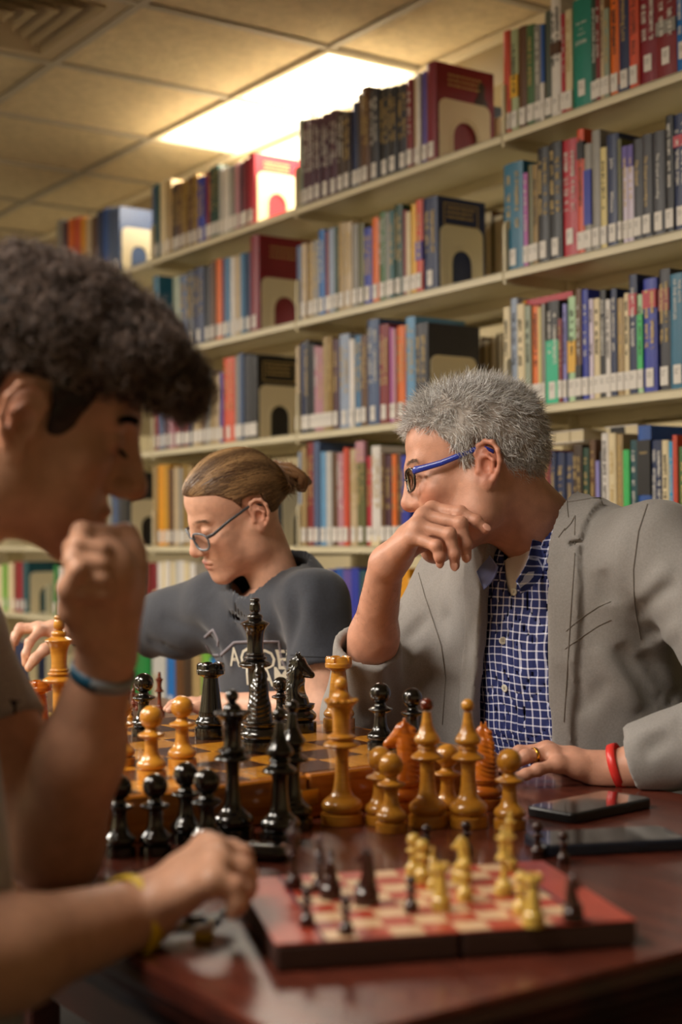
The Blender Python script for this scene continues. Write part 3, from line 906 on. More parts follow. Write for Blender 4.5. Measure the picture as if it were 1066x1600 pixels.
def add_ball(b, r, z, seg=24, squash=1.):
    prof = [(max(r*math.sin(math.pi*k/14), .0005), z - r*squash*math.cos(math.pi*k/14)) for k in range(15)]
    b.lathe(prof, seg)
HORSE = {}
def make_piece(kind, m, detail=28, m_felt=True):
    "list of (part name, MB-like mesh, material) in unit height"
    p = PROF[kind]; parts = []
    for nm in ('base', 'stem', 'collar', 'body', 'top'):
        if nm in p:
            b = MB(); b.lathe(spline(p[nm], 3), detail)
            parts.append((nm, b))
    if p.get('head') == 'ball':
        b = MB(); add_ball(b, p['hr'], p['hz'], detail); parts.append(('head', b))
    if p.get('crown') == 'scallop':
        b = MB(); n = 14
        for k in range(n):
            an = 2*math.pi*k/n; x, y = math.cos(an)*.104, math.sin(an)*.104
            b.lathe([(.004, .826), (.016, .832), (.0175, .842), (.012, .850), (.003, .853)], 8, (x, y, 0))
        parts.append(('crown', b))
    if p.get('crown') == 'merlon':
        b = MB(); n = 6
        for k in range(n):
            a0, a1 = 2*math.pi*(k+.10)/n, 2*math.pi*(k+.90)/n; st = 5; v = []; f = []
            for i in range(st+1):
                an = a0+(a1-a0)*i/st; c, s = math.cos(an), math.sin(an)
                e = .010*math.sin(math.pi*i/st)
                for r, z in ((.120, .905), (.186, .905), (.188, .965+e), (.172, .990+e), (.135, .992+e), (.120, .975)): v.append((r*c, r*s, z))
            for i in range(st):
                for j in range(6): f.append((i*6+j, i*6+(j+1) % 6, (i+1)*6+(j+1) % 6, (i+1)*6+j))
            f += [tuple(range(6)), tuple(range(st*6+5, st*6-1, -1))]
            b.add(v, f)
        parts.append(('battlement', b))
    if p.get('horse'):
        parts.append(('horse_head', None))
    return parts
PIECE_ME = {}
def piece(kind, m, label, group, pos, H, rot=0., tilt=None, detail=28):
    cat = 'chess piece'
    t = thing('chess_' + kind, label, cat, pos, rot, group, tilt)
    key = (kind, m.name, detail)
    if key not in PIECE_ME:
        lst = []
        for nm, b in make_piece(kind, m, detail):
            if b is None: me = horse_mesh(m)
            else:
                me = bpy.data.meshes.new(nm); me.from_pydata(b.v, [], b.f); me.materials.append(m); smooth_by_angle(me, 40)
            lst.append((nm, me))
        PIECE_ME[key] = lst
    for nm, me in PIECE_ME[key]:
        o = link(nm, me, t); o.scale = (H, H, H)
    return t
def place(kind, m, label, group, px, ytop, ybot, z, face=None, H=None, detail=28, tilt=None):
    rb = PROF[kind]['base'][2][0]
    Hh = .1
    for _ in range(4):
        fr = PZ(px, ybot, z); w_ = r2w(fr); d = Vector((w_.x, w_.y, 0)).normalized(); c = w2r(w_ + d*rb*Hh)
        y0 = proj((c.x, c.y, z))[1]; y1 = proj((c.x, c.y, z+.1))[1]
        Hh = H or (y0-ytop)/(y0-y1)*.1
    return piece(kind, m, label, group, (c.x, c.y, z+.0005), Hh, face or 0., tilt, detail)
# ------------------------------------------------------------------ volumes: signed distance fields polygonised by surface nets
def surface_nets(F, org, h):
    S = F < 0
    nx, ny, nz = F.shape
    c = [S[i:nx-1+i, j:ny-1+j, k:nz-1+k] for i in (0, 1) for j in (0, 1) for k in (0, 1)]
    tot = sum(x.astype(np.int8) for x in c)
    act = (tot > 0) & (tot < 8)
    idx = np.argwhere(act)
    vid = -np.ones(act.shape, dtype=np.int64); vid[act] = np.arange(len(idx))
    I, J, K = idx.T
    val = {}
    for i in (0, 1):
        for j in (0, 1):
            for k in (0, 1): val[(i, j, k)] = F[I+i, J+j, K+k]
    acc = np.zeros((len(idx), 3)); cnt = np.zeros(len(idx))
    cs = list(val.keys())
    for p in cs:
        for ax in range(3):
            if p[ax] == 0:
                q = list(p); q[ax] = 1; q = tuple(q)
                a, b_ = val[p], val[q]; m = (a < 0) != (b_ < 0)
                t = np.where(m, a/np.where(m, a-b_, 1), 0)
                pt = np.tile(np.array(p, float), (len(idx), 1)); pt[:, ax] = t
                acc[m] += pt[m]; cnt[m] += 1
    v = (idx + acc/cnt[:, None])*h + np.array(org)
    faces = []
    for ax in range(3):
        o1, o2 = (ax+1) % 3, (ax+2) % 3
        sl0 = [slice(None)]*3; sl1 = [slice(None)]*3; sl0[ax] = slice(0, -1); sl1[ax] = slice(1, None)
        A, B = S[tuple(sl0)], S[tuple(sl1)]
        ch = A != B
        q = np.argwhere(ch); q = q[(q[:, o1] > 0) & (q[:, o2] > 0) & (q[:, o1] < F.shape[o1]-1) & (q[:, o2] < F.shape[o2]-1)]
        ins = A[tuple(q.T)]
        def g(d1, d2):
            r = q.copy(); r[:, o1] += d1; r[:, o2] += d2; return vid[tuple(r.T)]
        a, b_, c_, d = g(-1, -1), g(0, -1), g(0, 0), g(-1, 0)
        fq = np.stack([a, b_, c_, d], 1); fq[~ins] = fq[~ins][:, ::-1]
        faces.append(fq)
    return v, np.concatenate(faces)
class Vol:
    def __init__(s, lo, hi, h):
        s.lo = np.array(lo, float); s.h = h; n = np.ceil((np.array(hi)-s.lo)/h).astype(int)+1; s.n = n
        s.ax = [s.lo[i] + h*np.arange(n[i]) for i in range(3)]; s.F = np.full(tuple(n), .05, dtype=np.float32)
    def blk(s, lo, hi):
        a = np.maximum(np.floor((np.array(lo)-s.lo)/s.h).astype(int), 0); b = np.minimum(np.ceil((np.array(hi)-s.lo)/s.h).astype(int)+1, s.n)
        if (b <= a).any(): return None, None
        sl = tuple(slice(x, y) for x, y in zip(a, b))
        X, Y, Z = s.ax[0][sl[0]][:, None, None], s.ax[1][sl[1]][None, :, None], s.ax[2][sl[2]][None, None, :]
        return sl, (X, Y, Z)
    def op(s, lo, hi, fn, k, mode):
        m = .03 + k
        sl, g = s.blk(np.array(lo)-m, np.array(hi)+m)
        if sl is None: return
        d = fn(*g); A = s.F[sl]
        if mode == 'sub': d = -d
        if k > 0: hh = np.maximum(k-np.abs(A-d), 0)/k; q = hh*hh*k*.25
        else: q = 0
        s.F[sl] = (np.minimum(A, d)-q) if mode == 'add' else (np.maximum(A, d)+q)
    def cap(s, a, b, ra, rb=None, k=.01, mode='add', flat=None):
        rb = ra if rb is None else rb
        a = np.array(a, float); b = np.array(b, float); ab = b-a; L = max((ab**2).sum(), 1e-12); R = max(ra, rb)
        def fn(X, Y, Z):
            px, py, pz = X-a[0], Y-a[1], Z-a[2]
            t = np.clip((px*ab[0]+py*ab[1]+pz*ab[2])/L, 0, 1)
            dx, dy, dz = px-t*ab[0], py-t*ab[1], pz-t*ab[2]
            return np.sqrt(dx*dx+dy*dy+dz*dz) - (ra+(rb-ra)*t)
        s.op(np.minimum(a, b)-R, np.maximum(a, b)+R, fn, k, mode); return s
    def chain(s, pts, rs, k=.01, mode='add'):
        for i in range(len(pts)-1): s.cap(pts[i], pts[i+1], rs[i], rs[i+1], k, mode)
        return s
    def ell(s, c, r, k=.01, mode='add', M=None):
        "M: columns are the ellipsoid's axes"
        c = np.array(c, float); r = np.array(r, float); R = r.max()
        A = None if M is None else np.array(M, float)
        def fn(X, Y, Z):
            px, py, pz = X-c[0], Y-c[1], Z-c[2]
            if A is not None:
                px, py, pz = (px*A[0, 0]+py*A[1, 0]+pz*A[2, 0], px*A[0, 1]+py*A[1, 1]+pz*A[2, 1], px*A[0, 2]+py*A[1, 2]+pz*A[2, 2])
            k0 = np.sqrt((px/r[0])**2+(py/r[1])**2+(pz/r[2])**2); k1 = np.sqrt((px/r[0]**2)**2+(py/r[1]**2)**2+(pz/r[2]**2)**2)
            return k0*(k0-1)/np.maximum(k1, 1e-6)
        ext = np.full(3, R) if A is not None else r
        s.op(c-ext, c+ext, fn, k, mode); return s
    def half(s, p, nrm, k=.0, keep=True):
        "cut away the side the normal points to"
        p = np.array(p, float); nrm = np.array(nrm, float); nrm /= np.linalg.norm(nrm)
        X, Y, Z = s.ax[0][:, None, None], s.ax[1][None, :, None], s.ax[2][None, None, :]
        d = (X-p[0])*nrm[0]+(Y-p[1])*nrm[1]+(Z-p[2])*nrm[2]
        if k: hh = np.maximum(k-np.abs(s.F-d), 0)/k; q = hh*hh*k*.25
        else: q = 0
        s.F = np.maximum(s.F, d)+q; return s
    def grid(s): return s.ax[0][:, None, None], s.ax[1][None, :, None], s.ax[2][None, None, :]
    def disp(s, fn): s.F = s.F + fn(*s.grid()).astype(np.float32); return s
    def poly(s):
        s.F[0], s.F[-1], s.F[:, 0], s.F[:, -1], s.F[:, :, 0], s.F[:, :, -1] = [np.maximum(x, .001) for x in (s.F[0], s.F[-1], s.F[:, 0], s.F[:, -1], s.F[:, :, 0], s.F[:, :, -1])]
        return surface_nets(s.F, s.lo, s.h)
def sines(X, Y, Z, freq, seed, n=6):
    r = np.random.default_rng(seed); o = 0
    for i in range(n):
        d = r.normal(size=3); d /= np.linalg.norm(d); f = freq*r.uniform(.6, 1.6)
        o = o + np.sin((X*d[0]+Y*d[1]+Z*d[2])*f + r.uniform(0, 6.28) + 1.5*np.sin((X*d[1]+Y*d[2]+Z*d[0])*f*.6 + r.uniform(0, 6.28)))
    return o/n
# horse head for the knights, carved with mane grooves; faces -x
def horse_mesh(m):
    V = Vol((-.30, -.16, .32), (.26, .16, 1.04), .0115)
    V.cap((.02, 0, .34), (.035, 0, .50), .155, .125, .03)
    V.cap((.035, 0, .50), (.02, 0, .72), .125, .095, .04)
    V.cap((.02, 0, .72), (-.02, 0, .86), .095, .075, .04)
    V.cap((-.02, 0, .86), (-.17, 0, .72), .072, .043, .03)
    V.ell((-.185, 0, .70), (.045, .036, .04), .02)
    V.cap((-.04, 0, .80), (-.12, 0, .71), .06, .045, .03)
    for s in (-1, 1):
        V.cap((.005, s*.035, .90), (.0, s*.038, .985), .026, .008, .012)
        V.ell((-.085, s*.055, .80), (.018, .012, .012), .006)
        V.ell((-.205, s*.025, .70), (.009, .009, .009), .004, 'sub')
    V.cap((-.24, 0, .672), (-.16, 0, .672), .006, .006, .004, 'sub')
    V.ell((-.10, 0, .52), (.07, .2, .085), .03, 'sub')
    V.chain([(.0, 0, .93), (.085, 0, .86), (.125, 0, .72), (.140, 0, .55), (.14, 0, .40)], [.03, .035, .034, .034, .03], .02)
    V.disp(lambda X, Y, Z: .006*np.sin((Z+.5*X+.0*Y)*120)*(X > .055)*np.clip((X-.055)*30, 0, 1))
    v, f = V.poly()
    me = bpy.data.meshes.new('horse_head'); me.from_pydata(v.tolist(), [], f.tolist()); me.polygons.foreach_set('use_smooth', [True]*len(me.polygons)); me.materials.append(m)
    return me

# ------------------------------------------------------------------ pieces on the large board
gb = 'black pieces on the large board'; gw = 'honey wooden pieces on the large board'
place('rook', M_BK, 'tall black wooden rook with a worn carved rim on the large board', gb, 330, 1036, 1157, BZ, face=.3)
place('king', M_BK, 'tall black king with chipped finial, tallest piece on the large board', gb, 400, 935, 1166, BZ)
place('knight', M_BK, 'black knight seen from behind, ribbed mane, in front of the black king', gb, 407, 1036, 1179, BZ, face=-.75)
place('knight', M_BK, 'black knight facing right beside the white rook, back row of the large board', gb, 467, 1017, 1147, BZ, face=-2.65)
place('pawn', M_BK, 'black pawn between the two black knights on the large board', gb, 439, 1058, 1138, BZ)
place('pawn', M_BK, 'black pawn alone at left on the large board beside the forearm', gb, 225, 1052, 1152, BZ)
place('pawn', M_BK, 'black pawn standing right of the honey wooden queen on the large board', gb, 595, 1067, 1174, BZ)
place('pawn', M_BK, 'black pawn farthest right on the large board, behind the reddish knight', gb, 645, 1075, 1176, BZ)
place('rook', M_WB, 'honey-coloured rook with scalloped rim at the back of the large board', gw, 530, 1026, 1142, BZ, face=.2)
place('pawn', M_WB, 'honey pawn nearest the front edge of the large board', gw, 237, 1103, 1221, BZ)
place('pawn', M_WB, 'honey pawn with a grained ball head, second from the front edge', gw, 285, 1088, 1202, BZ)
place('pawn', M_WB, 'honey pawn mostly hidden behind the young man\'s forearm', gw, 190, 1090, 1199, BZ)
place('king', M_WB, 'honey wooden king standing tallest at the left behind the forearm', gw, 93, 962, 1188, BZ)
place('rook', M_WR, 'reddish-brown rook partly behind the young man\'s grey sleeve', gw, 62, 1064, 1172, BZ, face=.4)
# captured pieces standing on the table
cb = 'captured black pieces on the table'; cw = 'captured honey wooden pieces on the table'
place('pawn', M_BK, 'captured black pawn farthest left, half behind the forearm', cb, 187, 1211, 1342, TZ)
place('pawn', M_BK, 'captured black pawn second from the left on the table', cb, 243, 1209, 1340, TZ)
place('pawn', M_BK, 'captured black pawn third from the left, behind the clenched hand', cb, 291, 1191, 1321, TZ)
place('pawn', M_BK, 'captured black pawn touching the black queen at her left', cb, 324, 1201, 1338, TZ)
place('queen', M_BK, 'captured black queen with a small ball top, front of the table', cb, 364, 1077, 1317, TZ)
place('bishop', M_BK, 'captured black bishop in front of the board seam', cb, 438, 1106, 1325, TZ)
place('bishop', M_BK, 'captured black bishop standing half hidden behind the other', cb, 458, 1094, 1301, TZ)
place('queen', M_WB, 'captured honey wooden queen with scalloped crown, tallest on the table', cw, 535, 1058, 1293, TZ)
place('pawn', M_WB, 'captured honey pawn in the front row right of the queen', cw, 612, 1177, 1304, TZ)
place('pawn', M_WB, 'captured honey pawn tucked behind the front pawn beside the queen', cw, 595, 1167, 1292, TZ)
place('knight', M_WR, 'captured orange-stained knight facing left in front of the large board', cw, 633, 1120, 1276, TZ, face=.75)
place('bishop', M_WB, 'captured honey bishop with a dark red ball top', cw, 669, 1091, 1296, TZ)
place('pawn', M_WB, 'captured honey pawn standing between the two bishops', cw, 700, 1163, 1284, TZ)
place('bishop', M_WB, 'captured honey bishop with a plain top, right of the red-topped one', cw, 733, 1092, 1297, TZ)
place('knight', M_WR, 'captured knight with ridged mane behind the plain-topped bishop', cw, 757, 1126, 1268, TZ, face=.1)
place('pawn', M_WB, 'captured honey pawn farthest right, beside the resting hand', cw, 797, 1170, 1299, TZ)
# dark red top of the bishop
for o in bpy.data.objects:
    if o.get('label', '').endswith('dark red ball top'):
        for c_ in o.children:
            if c_.name.startswith('head'):
                c_.data = c_.data.copy(); c_.data.materials.clear(); c_.data.materials.append(wood('dark_red_stained_wood', '4a1206', '7c2a0c', rough=.2, scale=(1, 1, 3), coat=.6)); c_['label'] = 'dark red ball finial'
# small travel set
gd = 'dark brown pieces of the travel set'; gy = 'yellow pieces of the travel set'
D = 14
def sm(kind, m, label, g, px, y0, y1, z=SZ, face=0., H=None): return place(kind, m, label, g, px, y0, y1, z, face, H, D)
sm('queen', M_DB, 'dark travel queen at the left rear corner of the red board', gd, 459, 1284, 1392)
sm('bishop', M_DB, 'dark travel bishop behind the row at left of the red board', gd, 500, 1310, 1396)
sm('knight', M_DB, 'dark travel knight, second column of the red board', gd, 517, 1325, 1408, face=2.6)
sm('knight', M_DB, 'dark travel knight near the middle left of the red board', gd, 573, 1322, 1418, face=.3)
sm('pawn', M_DB, 'dark travel pawn second nearest the left front of the red board', gd, 480, 1384, 1451)
sm('pawn', M_DB, 'dark travel pawn nearest the front edge of the red board', gd, 541, 1400, 1464)
sm('pawn', M_DB, 'dark travel pawn alone in the middle of the red board', gd, 643, 1368, 1428)
sm('knight', M_DB, 'dark travel knight on the right border of the red board', gd, 896, 1362, 1444, face=3.3)
sm('pawn', M_DB, 'dark travel pawn on the table behind the yellow cluster', gd, 667, 1289, 1340, TZ)
sm('pawn', M_DB, 'dark travel pawn on the table behind the yellow knight', gd, 729, 1283, 1336, TZ)
sm('pawn', M_DB, 'dark travel pawn on the table left of the blue-black phone', gd, 841, 1284, 1343, TZ)
sm('pawn', M_DB, 'dark travel pawn on the table in front of the blue-black phone', gd, 881, 1299, 1352, TZ)
sm('pawn', M_YW, 'yellow travel pawn at the back left of the yellow cluster', gy, 647, 1303, 1372)
sm('pawn', M_YW, 'yellow travel pawn in the middle of the back cluster', gy, 661, 1312, 1382)
sm('bishop', M_YW, 'yellow travel bishop at the front of the back cluster', gy, 677, 1324, 1392)
sm('rook', M_YW, 'yellow travel rook standing alone in front of the cluster', gy, 690, 1350, 1426)
sm('knight', M_YW, 'yellow travel knight facing left behind a pawn', gy, 722, 1304, 1382, face=.55)
sm('pawn', M_YW, 'yellow travel pawn in front of the yellow knight', gy, 727, 1342, 1411)
sm('queen', M_YW, 'yellow travel queen in front of the king at the right', gy, 788, 1293, 1402)
sm('king', M_YW, 'yellow travel king, tallest of the travel set', gy, 798, 1268, 1362)
sm('pawn', M_YW, 'yellow travel pawn left of the front right rook', gy, 815, 1362, 1432)
sm('rook', M_YW, 'yellow travel rook nearest the front right of the red board', gy, 834, 1367, 1452)
# far set
gr = 'red-brown pieces on the far board'
FZ = TZ+.0211
def farp(kind, label, px, y0, z, Zd, m=M_RW):
    p = P(px, y0, Zd); H = p.z-z; return piece(kind, m, label, gr, (p.x, p.y, z), H, 0., None, 16)
farp('king', 'far red-brown king seen between the black pawn and the woman\'s arm', 249, 1050, TZ, 2.62)
farp('king', 'far red-brown king just right of the raised forearm', 199, 1052, FZ, 2.42)
farp('bishop', 'far red-brown bishop between the forearm and the black pawn', 208, 1066, FZ, 2.55)
farp('pawn', 'far red-brown pawn low beside the black pawn', 214, 1093, FZ, 2.50)
farp('pawn', 'far pale wooden pawn beside the grey-sleeved arm', 203, 1100, FZ, 2.36, M_WB)
farp('pawn', 'far black pawn above the reddish rook at left', 56, 1063, FZ, 2.38, M_BK)
farp('pawn', 'far maroon pawn above the reddish rook at left', 66, 1071, FZ, 2.46, M_DB)

# ------------------------------------------------------------------ phones and small things
M_PH = mat('black_phone_case', '0c0c0e', .4); M_GL = mat('dark_phone_glass', '08090c', .08, coat=.6); M_PH2 = mat('blue_black_case', '141c2c', .45)
def rrect(w_, d_, r, n=5):
    out = []
    for cx, cy, a0 in ((w_-r, d_-r, 0), (-w_+r, d_-r, 90), (-w_+r, -d_+r, 180), (w_-r, -d_+r, 270)):
        for k in range(n+1): an = math.radians(a0+90*k/n); out.append((cx+r*math.cos(an), cy+r*math.sin(an)))
    return out
def slab(b, w_, d_, r, prof, mi=0):
    rings = [rrect(w_-i, d_-i, max(r-i, .0008)) for i, z in prof]; n = len(rings[0]); v = []
    for (i, z), rg in zip(prof, rings): v += [(x, y, z) for x, y in rg]
    f = [(k*n+j, k*n+(j+1) % n, (k+1)*n+(j+1) % n, (k+1)*n+j) for k in range(len(prof)-1) for j in range(n)]
    f += [tuple(range(n-1, -1, -1)), tuple(range((len(prof)-1)*n, len(prof)*n))]
    b.add(v, f, mi)
def phone(label, pts, m, w_, l_):
    a, b_, c_ = [PZ(x, y, TZ+.01) for x, y in pts]      # near end, centre, far end along the long side
    e = (c_-a); rot = math.atan2(e.y, e.x)
    t = thing('phone', label, 'phone', (b_.x, b_.y, TZ+.0003), rot)
    b = MB(); slab(b, l_/2, w_/2, .011, [(.0015, 0), (0, .0015), (0, .0095), (.001, .0112), (.0028, .0115)]); b.build('case', m, t, auto=30)
    b = MB(); slab(b, l_/2-.003, w_/2-.003, .009, [(0, .0113), (.0003, .0119)]); b.build('screen', M_GL, t)
    b = MB(); b.box(l_*.12, l_*.2, -w_/2-.0006, -w_/2+.001, .005, .008, bev=.0004); b.build('button', m, t)
    b = MB(); b.box(-.012, .012, -.0008, .0008, .0118, .0121); b.build('earpiece', M_PH, t, loc=(l_/2-.006, 0, 0)).rotation_euler = (0, 0, math.pi/2)
    return t
phone('black phone lying nearer the grey-haired man\'s hand', [(860, 1268), (922, 1255), (985, 1243)], M_PH, .072, .148)
phone('blue-black phone in a case, nearer the camera on the table', [(870, 1314), (945, 1308), (1030, 1306)], M_PH2, .072, .155)
# glossy black key case with a brass tip
p = PZ(406, 1342, TZ); t = thing('key_case', 'glossy black key case with a brass tip beside the clenched hand', 'key case', (p.x, p.y, TZ+.0004), -.2+math.radians(55))
b = MB(); slab(b, .030, .017, .010, [(.004, 0), (0, .004), (0, .010), (.004, .014), (.009, .0155)]); b.build('shell', mat('glossy_black_plastic', '0a0c12', .12, coat=.8), t, auto=50)
b = MB(); b.tube([(-.029, 0, .007), (-.040, 0, .006)], [.0045, .0035], 10); b.build('brass_tip', M_BRASS, t, smooth=True)
b = MB(); b.box(-.012, .014, -.006, .006, .0150, .0162, bev=.0005); b.build('button', M_GL, t)
p = PZ(308, 1448, TZ+.0004); t = thing('key_ring', 'bunch of dark keys with a yellow tag under the clenched hand', 'keys', (p.x, p.y, TZ+.0004), 2.6)
b = MB(); b.tube([(math.cos(k*math.pi/10)*.013, math.sin(k*math.pi/10)*.013, .002) for k in range(21)], .0012, 6); b.build('ring', M_BRASS, t, smooth=True)
M_KEY = mat('dark_steel', '3a3836', .35, metal=.9)
for k, an in enumerate((-.5, .2, .9)):
    b = MB(); slab(b, .010, .010, .008, [(0, 0), (0, .0022)]); b.box(.009, .042, -.003, .003, 0, .002); b.box(.03, .034, .003, .006, 0, .002); b.box(.037, .040, .003, .005, 0, .002)
    o = b.build('key', M_KEY, t, loc=(.020*math.cos(an), .020*math.sin(an), .001+.0024*k)); o.rotation_euler = (0, 0, an)
b = MB(); slab(b, .017, .008, .006, [(.001, 0), (0, .001), (0, .004), (.001, .005)]); o = b.build('yellow_tag', mat('yellow_tag_plastic', 'c9a412', .4), t, loc=(-.026, -.006, .0)); o['label'] = 'yellow plastic tag'
p = PZ(222, 1372, TZ); t = thing('metal_clip', 'small silver metal clip on the table left of the clenched hand', 'clip', (p.x, p.y, TZ), .9)
b = MB(); b.box(-.010, .010, -.003, .003, 0, .003, bev=.0006); b.build('clip_body', mat('silver_metal', 'a8a29a', .3, metal=.9), t)
b = MB(); b.tube([(-.010, 0, .004), (0, 0, .008), (.010, 0, .004)], .001, 6); b.build('spring', M_KEY, t)
# ------------------------------------------------------------------ people
from mathutils.bvhtree import BVHTree
def PW(px, py, Z): return np.array(Vector((0, 0, CAM_H)) + _ray(px, py)*Z)
def nrm(v): v = np.array(v, float); return v/np.linalg.norm(v)
def dense(pts, n=5): return [tuple(x) for x in spline([tuple(map(float, p)) for p in pts], n)]
def off_table(V):
    X, Y, Z = V.grid(); c_, s_ = math.cos(PHI), math.sin(PHI); a = X*c_+Y*s_; n = -X*s_+Y*c_
    T = np.maximum(np.maximum(np.maximum(Z-TZ-.0012, .686-Z), np.maximum(n-TN1-.002, TN0-.002-n)), a-TA1-.002)
    V.F = np.maximum(V.F, -T).astype(np.float32)
class Person:
    def __init__(s, name, label, base, f):
        s.f = nrm([f[0], f[1], 0]); s.e = np.cross(s.f, [0, 0, 1.]); s.base = np.array(base, float)
        s.M = np.stack([s.e, -s.f, [0, 0, 1.]], 1)       # local x: the person's right, y: behind, z: up
        o = bpy.data.objects.new(name, None); COL.objects.link(o); o.empty_display_size = .05
        o.matrix_world = Matrix.Translation(base) @ Matrix(s.M.tolist()).to_4x4()
        s.o = tag(o, label, 'person')
    def loc(s, v): return (np.asarray(v, float)-s.base) @ s.M
    def add(s, name, v, f, m, parent=None, cols=None, smooth=True):
        return mesh(name, s.loc(v), f, m, smooth, parent or s.o, attrs=cols)
    def at(s, mid, u, v, z): return np.array([mid[0], mid[1], 0]) + s.e*u + s.f*v + np.array([0, 0, z])
def head_frame(pos, yaw, pitch, roll, sc):
    yaw, pitch, roll = map(math.radians, (yaw, pitch, roll))
    f = np.array([math.cos(yaw)*math.cos(pitch), math.sin(yaw)*math.cos(pitch), -math.sin(pitch)])
    r = np.array([math.sin(yaw), -math.cos(yaw), 0]); u = np.cross(r, f); c, s = math.cos(roll), math.sin(roll)
    return np.array(pos, float), np.stack([c*r+s*u, f, -s*r+c*u], 1)*sc
def head_vol(h, P_, neck):
    nose, fore, jaw, brow, nz = P_.get('nose', .127), P_.get('fore', .0), P_.get('jaw', 1.), P_.get('brow', 1.), P_.get('nz', 0.)
    V = Vol((-.105, -.135, -.215), (.105, .150, .150), h)
    V.ell((0, -.010+fore, .038), (.0745, .100, .086), 0)
    V.ell((0, .040+fore, .045), (.058, .048, .052), .03)
    V.ell((0, .030, -.035), (.0600, .058, .082), .03)
    for s in (-1, 1):
        V.cap((s*.050*jaw, .0, -.070), (s*.016, .070, -.106), .024, .017, .028)
        V.cap((s*.058, -.005, -.03), (s*.052*jaw, .0, -.072), .02, .022, .025)
        V.ell((s*.040, .060, -.026), (.022, .020, .017), .022)
        V.cap((s*.010, .088+fore*.5, .018), (s*.040, .073+fore*.5, .022), .010*brow, .009*brow, .014)
        V.ell((s*.0325, .0955, -.001), (.0165, .0125, .0115), .012, 'sub')
    if P_.get('full'):
        for s in (-1, 1): V.ell((s*.036, .050, -.052), (.020, .022, .026), .03)
    V.ell((0, .078, -.110), (.020, .016, .015), .018)
    V.ell((0, .072, -.076), (.030, .026, .026), .02)
    V.cap((0, .080, .020), (0, .083, -.024), .0150, .0160, .012)
    V.cap((0, .088, .014), (0, nose-.012, -.034+nz), .0090, .0100, .010)
    V.cap((0, .086, -.034), (0, nose-.016, -.040+nz), .0120, .0110, .008)
    for s in (-1, 1): V.cap((s*.010, .086, -.042), (s*.0115, nose-.026, -.044+nz), .0080, .0070, .006)
    V.ell((0, nose-.012, -.040+nz), (.0115, .012, .0105), .007)
    for s in (-1, 1):
        V.ell((s*.0125, nose-.024, -.044+nz), (.0078, .012, .0078), .006)
        V.ell((s*.0068, nose-.020, -.0535+nz), (.0038, .0060, .0045), .002, 'sub')
        V.ell((s*.0310, .0765, -.001), (.0150, .0135, .0135), .004)          # lids over the eyeball
        V.chain([(s*.018, .0870, -.006), (s*.031, .0915, -.0075), (s*.044, .0815, -.004)], [.0009, .0012, .0008], .0015, 'sub')
        V.chain([(s*.019, .0870, .0065), (s*.031, .0900, .0085), (s*.045, .0800, .006)], [.0008, .0012, .0008], .003, 'sub')
    V.ell((0, .0945, -.0690), (.0230, .0080, .0052), .004)
    V.ell((0, .0925, -.0800), (.0200, .0085, .0062), .004)
    V.chain([(-.023, .0865, -.0742), (-.010, .1000, -.0738), (0, .1022, -.0745), (.010, .1000, -.0738), (.023, .0865, -.0742)], [.0012, .0014, .0014, .0014, .0012], .002, 'sub')
    V.cap((0, .103, -.058), (0, .101, -.064), .0022, .0026, .004, 'sub')
    for s in (-1, 1):                       # ears
        ey, ez = P_.get('ear', (0, 0))
        def E(y, z, out=0.): return (s*(.0765+out+max(0, -y)*.42), -.012+y+ey, -.006+z+ez)
        V.ell(E(-.010, .002, -.002), (.0060, .0165, .0270), .006)
        hel = [E(.006, .004, .0), E(.006, .018, .001), E(.0, .029, .002), E(-.010, .033, .003), E(-.020, .029, .004), E(-.026, .016, .004), E(-.026, .0, .003), E(-.021, -.014, .002), E(-.013, -.024, .001)]
        V.chain(hel, [.0028, .0034, .0036, .0036, .0036, .0036, .0034, .0034, .0040], .003)
        V.ell(E(-.004, -.028, .001), (.0040, .0075, .0085), .006)
        V.ell(E(-.006, -.002, .006), (.0070, .0085, .0120), .003, 'sub')
        V.ell(E(-.012, .019, .007), (.0050, .0070, .0060), .004, 'sub')
        V.chain([E(-.001, .012, .001), E(-.010, .012, .004), E(-.017, .003, .005), E(-.014, -.011, .003)], [.0022, .0026, .0030, .0026], .003)
        V.cap(E(.006, -.008, .001), E(.005, -.002, .001), .0042, .0036, .004)
    nk = np.array(neck); V.cap((0, -.030, -.03), nk, .057*jaw, .060*jaw, .03)
    V.disp(lambda X, Y, Z: .0004*sines(X, Y, Z, 140, 3, 4))
    return V
SKIN = {}
def head_colors(v, base, P_):
    "albedo: lips, cheeks, nose, ears redder; stubble or brow where given"
    c = np.tile(np.array(srgb(base)), (len(v), 1))
    def dab(ctr, r, col, k):
        d = (((v-np.array(ctr))/np.array(r))**2).sum(1); wgt = np.clip(1.25-d, 0, 1)[:, None]*k
        c[:, :3] = c[:, :3]*(1-wgt)+np.array(srgb(col))[:3]*wgt
    red = P_.get('flush', 'b06048')
    for s in (-1, 1):
        dab((s*.046, .065, -.030), (.022, .03, .020), red, .30); dab((s*.084, -.022, -.004), (.016, .03, .040), red, .45)
        dab((s*.031, .088, -.002), (.017, .012, .009), P_.get('lid', 'a86a50'), .35)
        for k, (x, z) in enumerate(((.014, .019), (.022, .022), (.030, .0235), (.038, .022), (.045, .018))): dab((s*x, .086-x*.25, z), (.006, .02, .0034), P_.get('browcol', '4a3a30'), P_.get('browk', .6))
    dab((0, .118, -.042), (.018, .018, .014), red, .35)
    dab((0, .096, -.0690), (.0225, .014, .0048), P_.get('lip', 'a05048'), .75); dab((0, .094, -.0800), (.0200, .014, .0060), P_.get('lip', 'a05048'), .75)
    return c
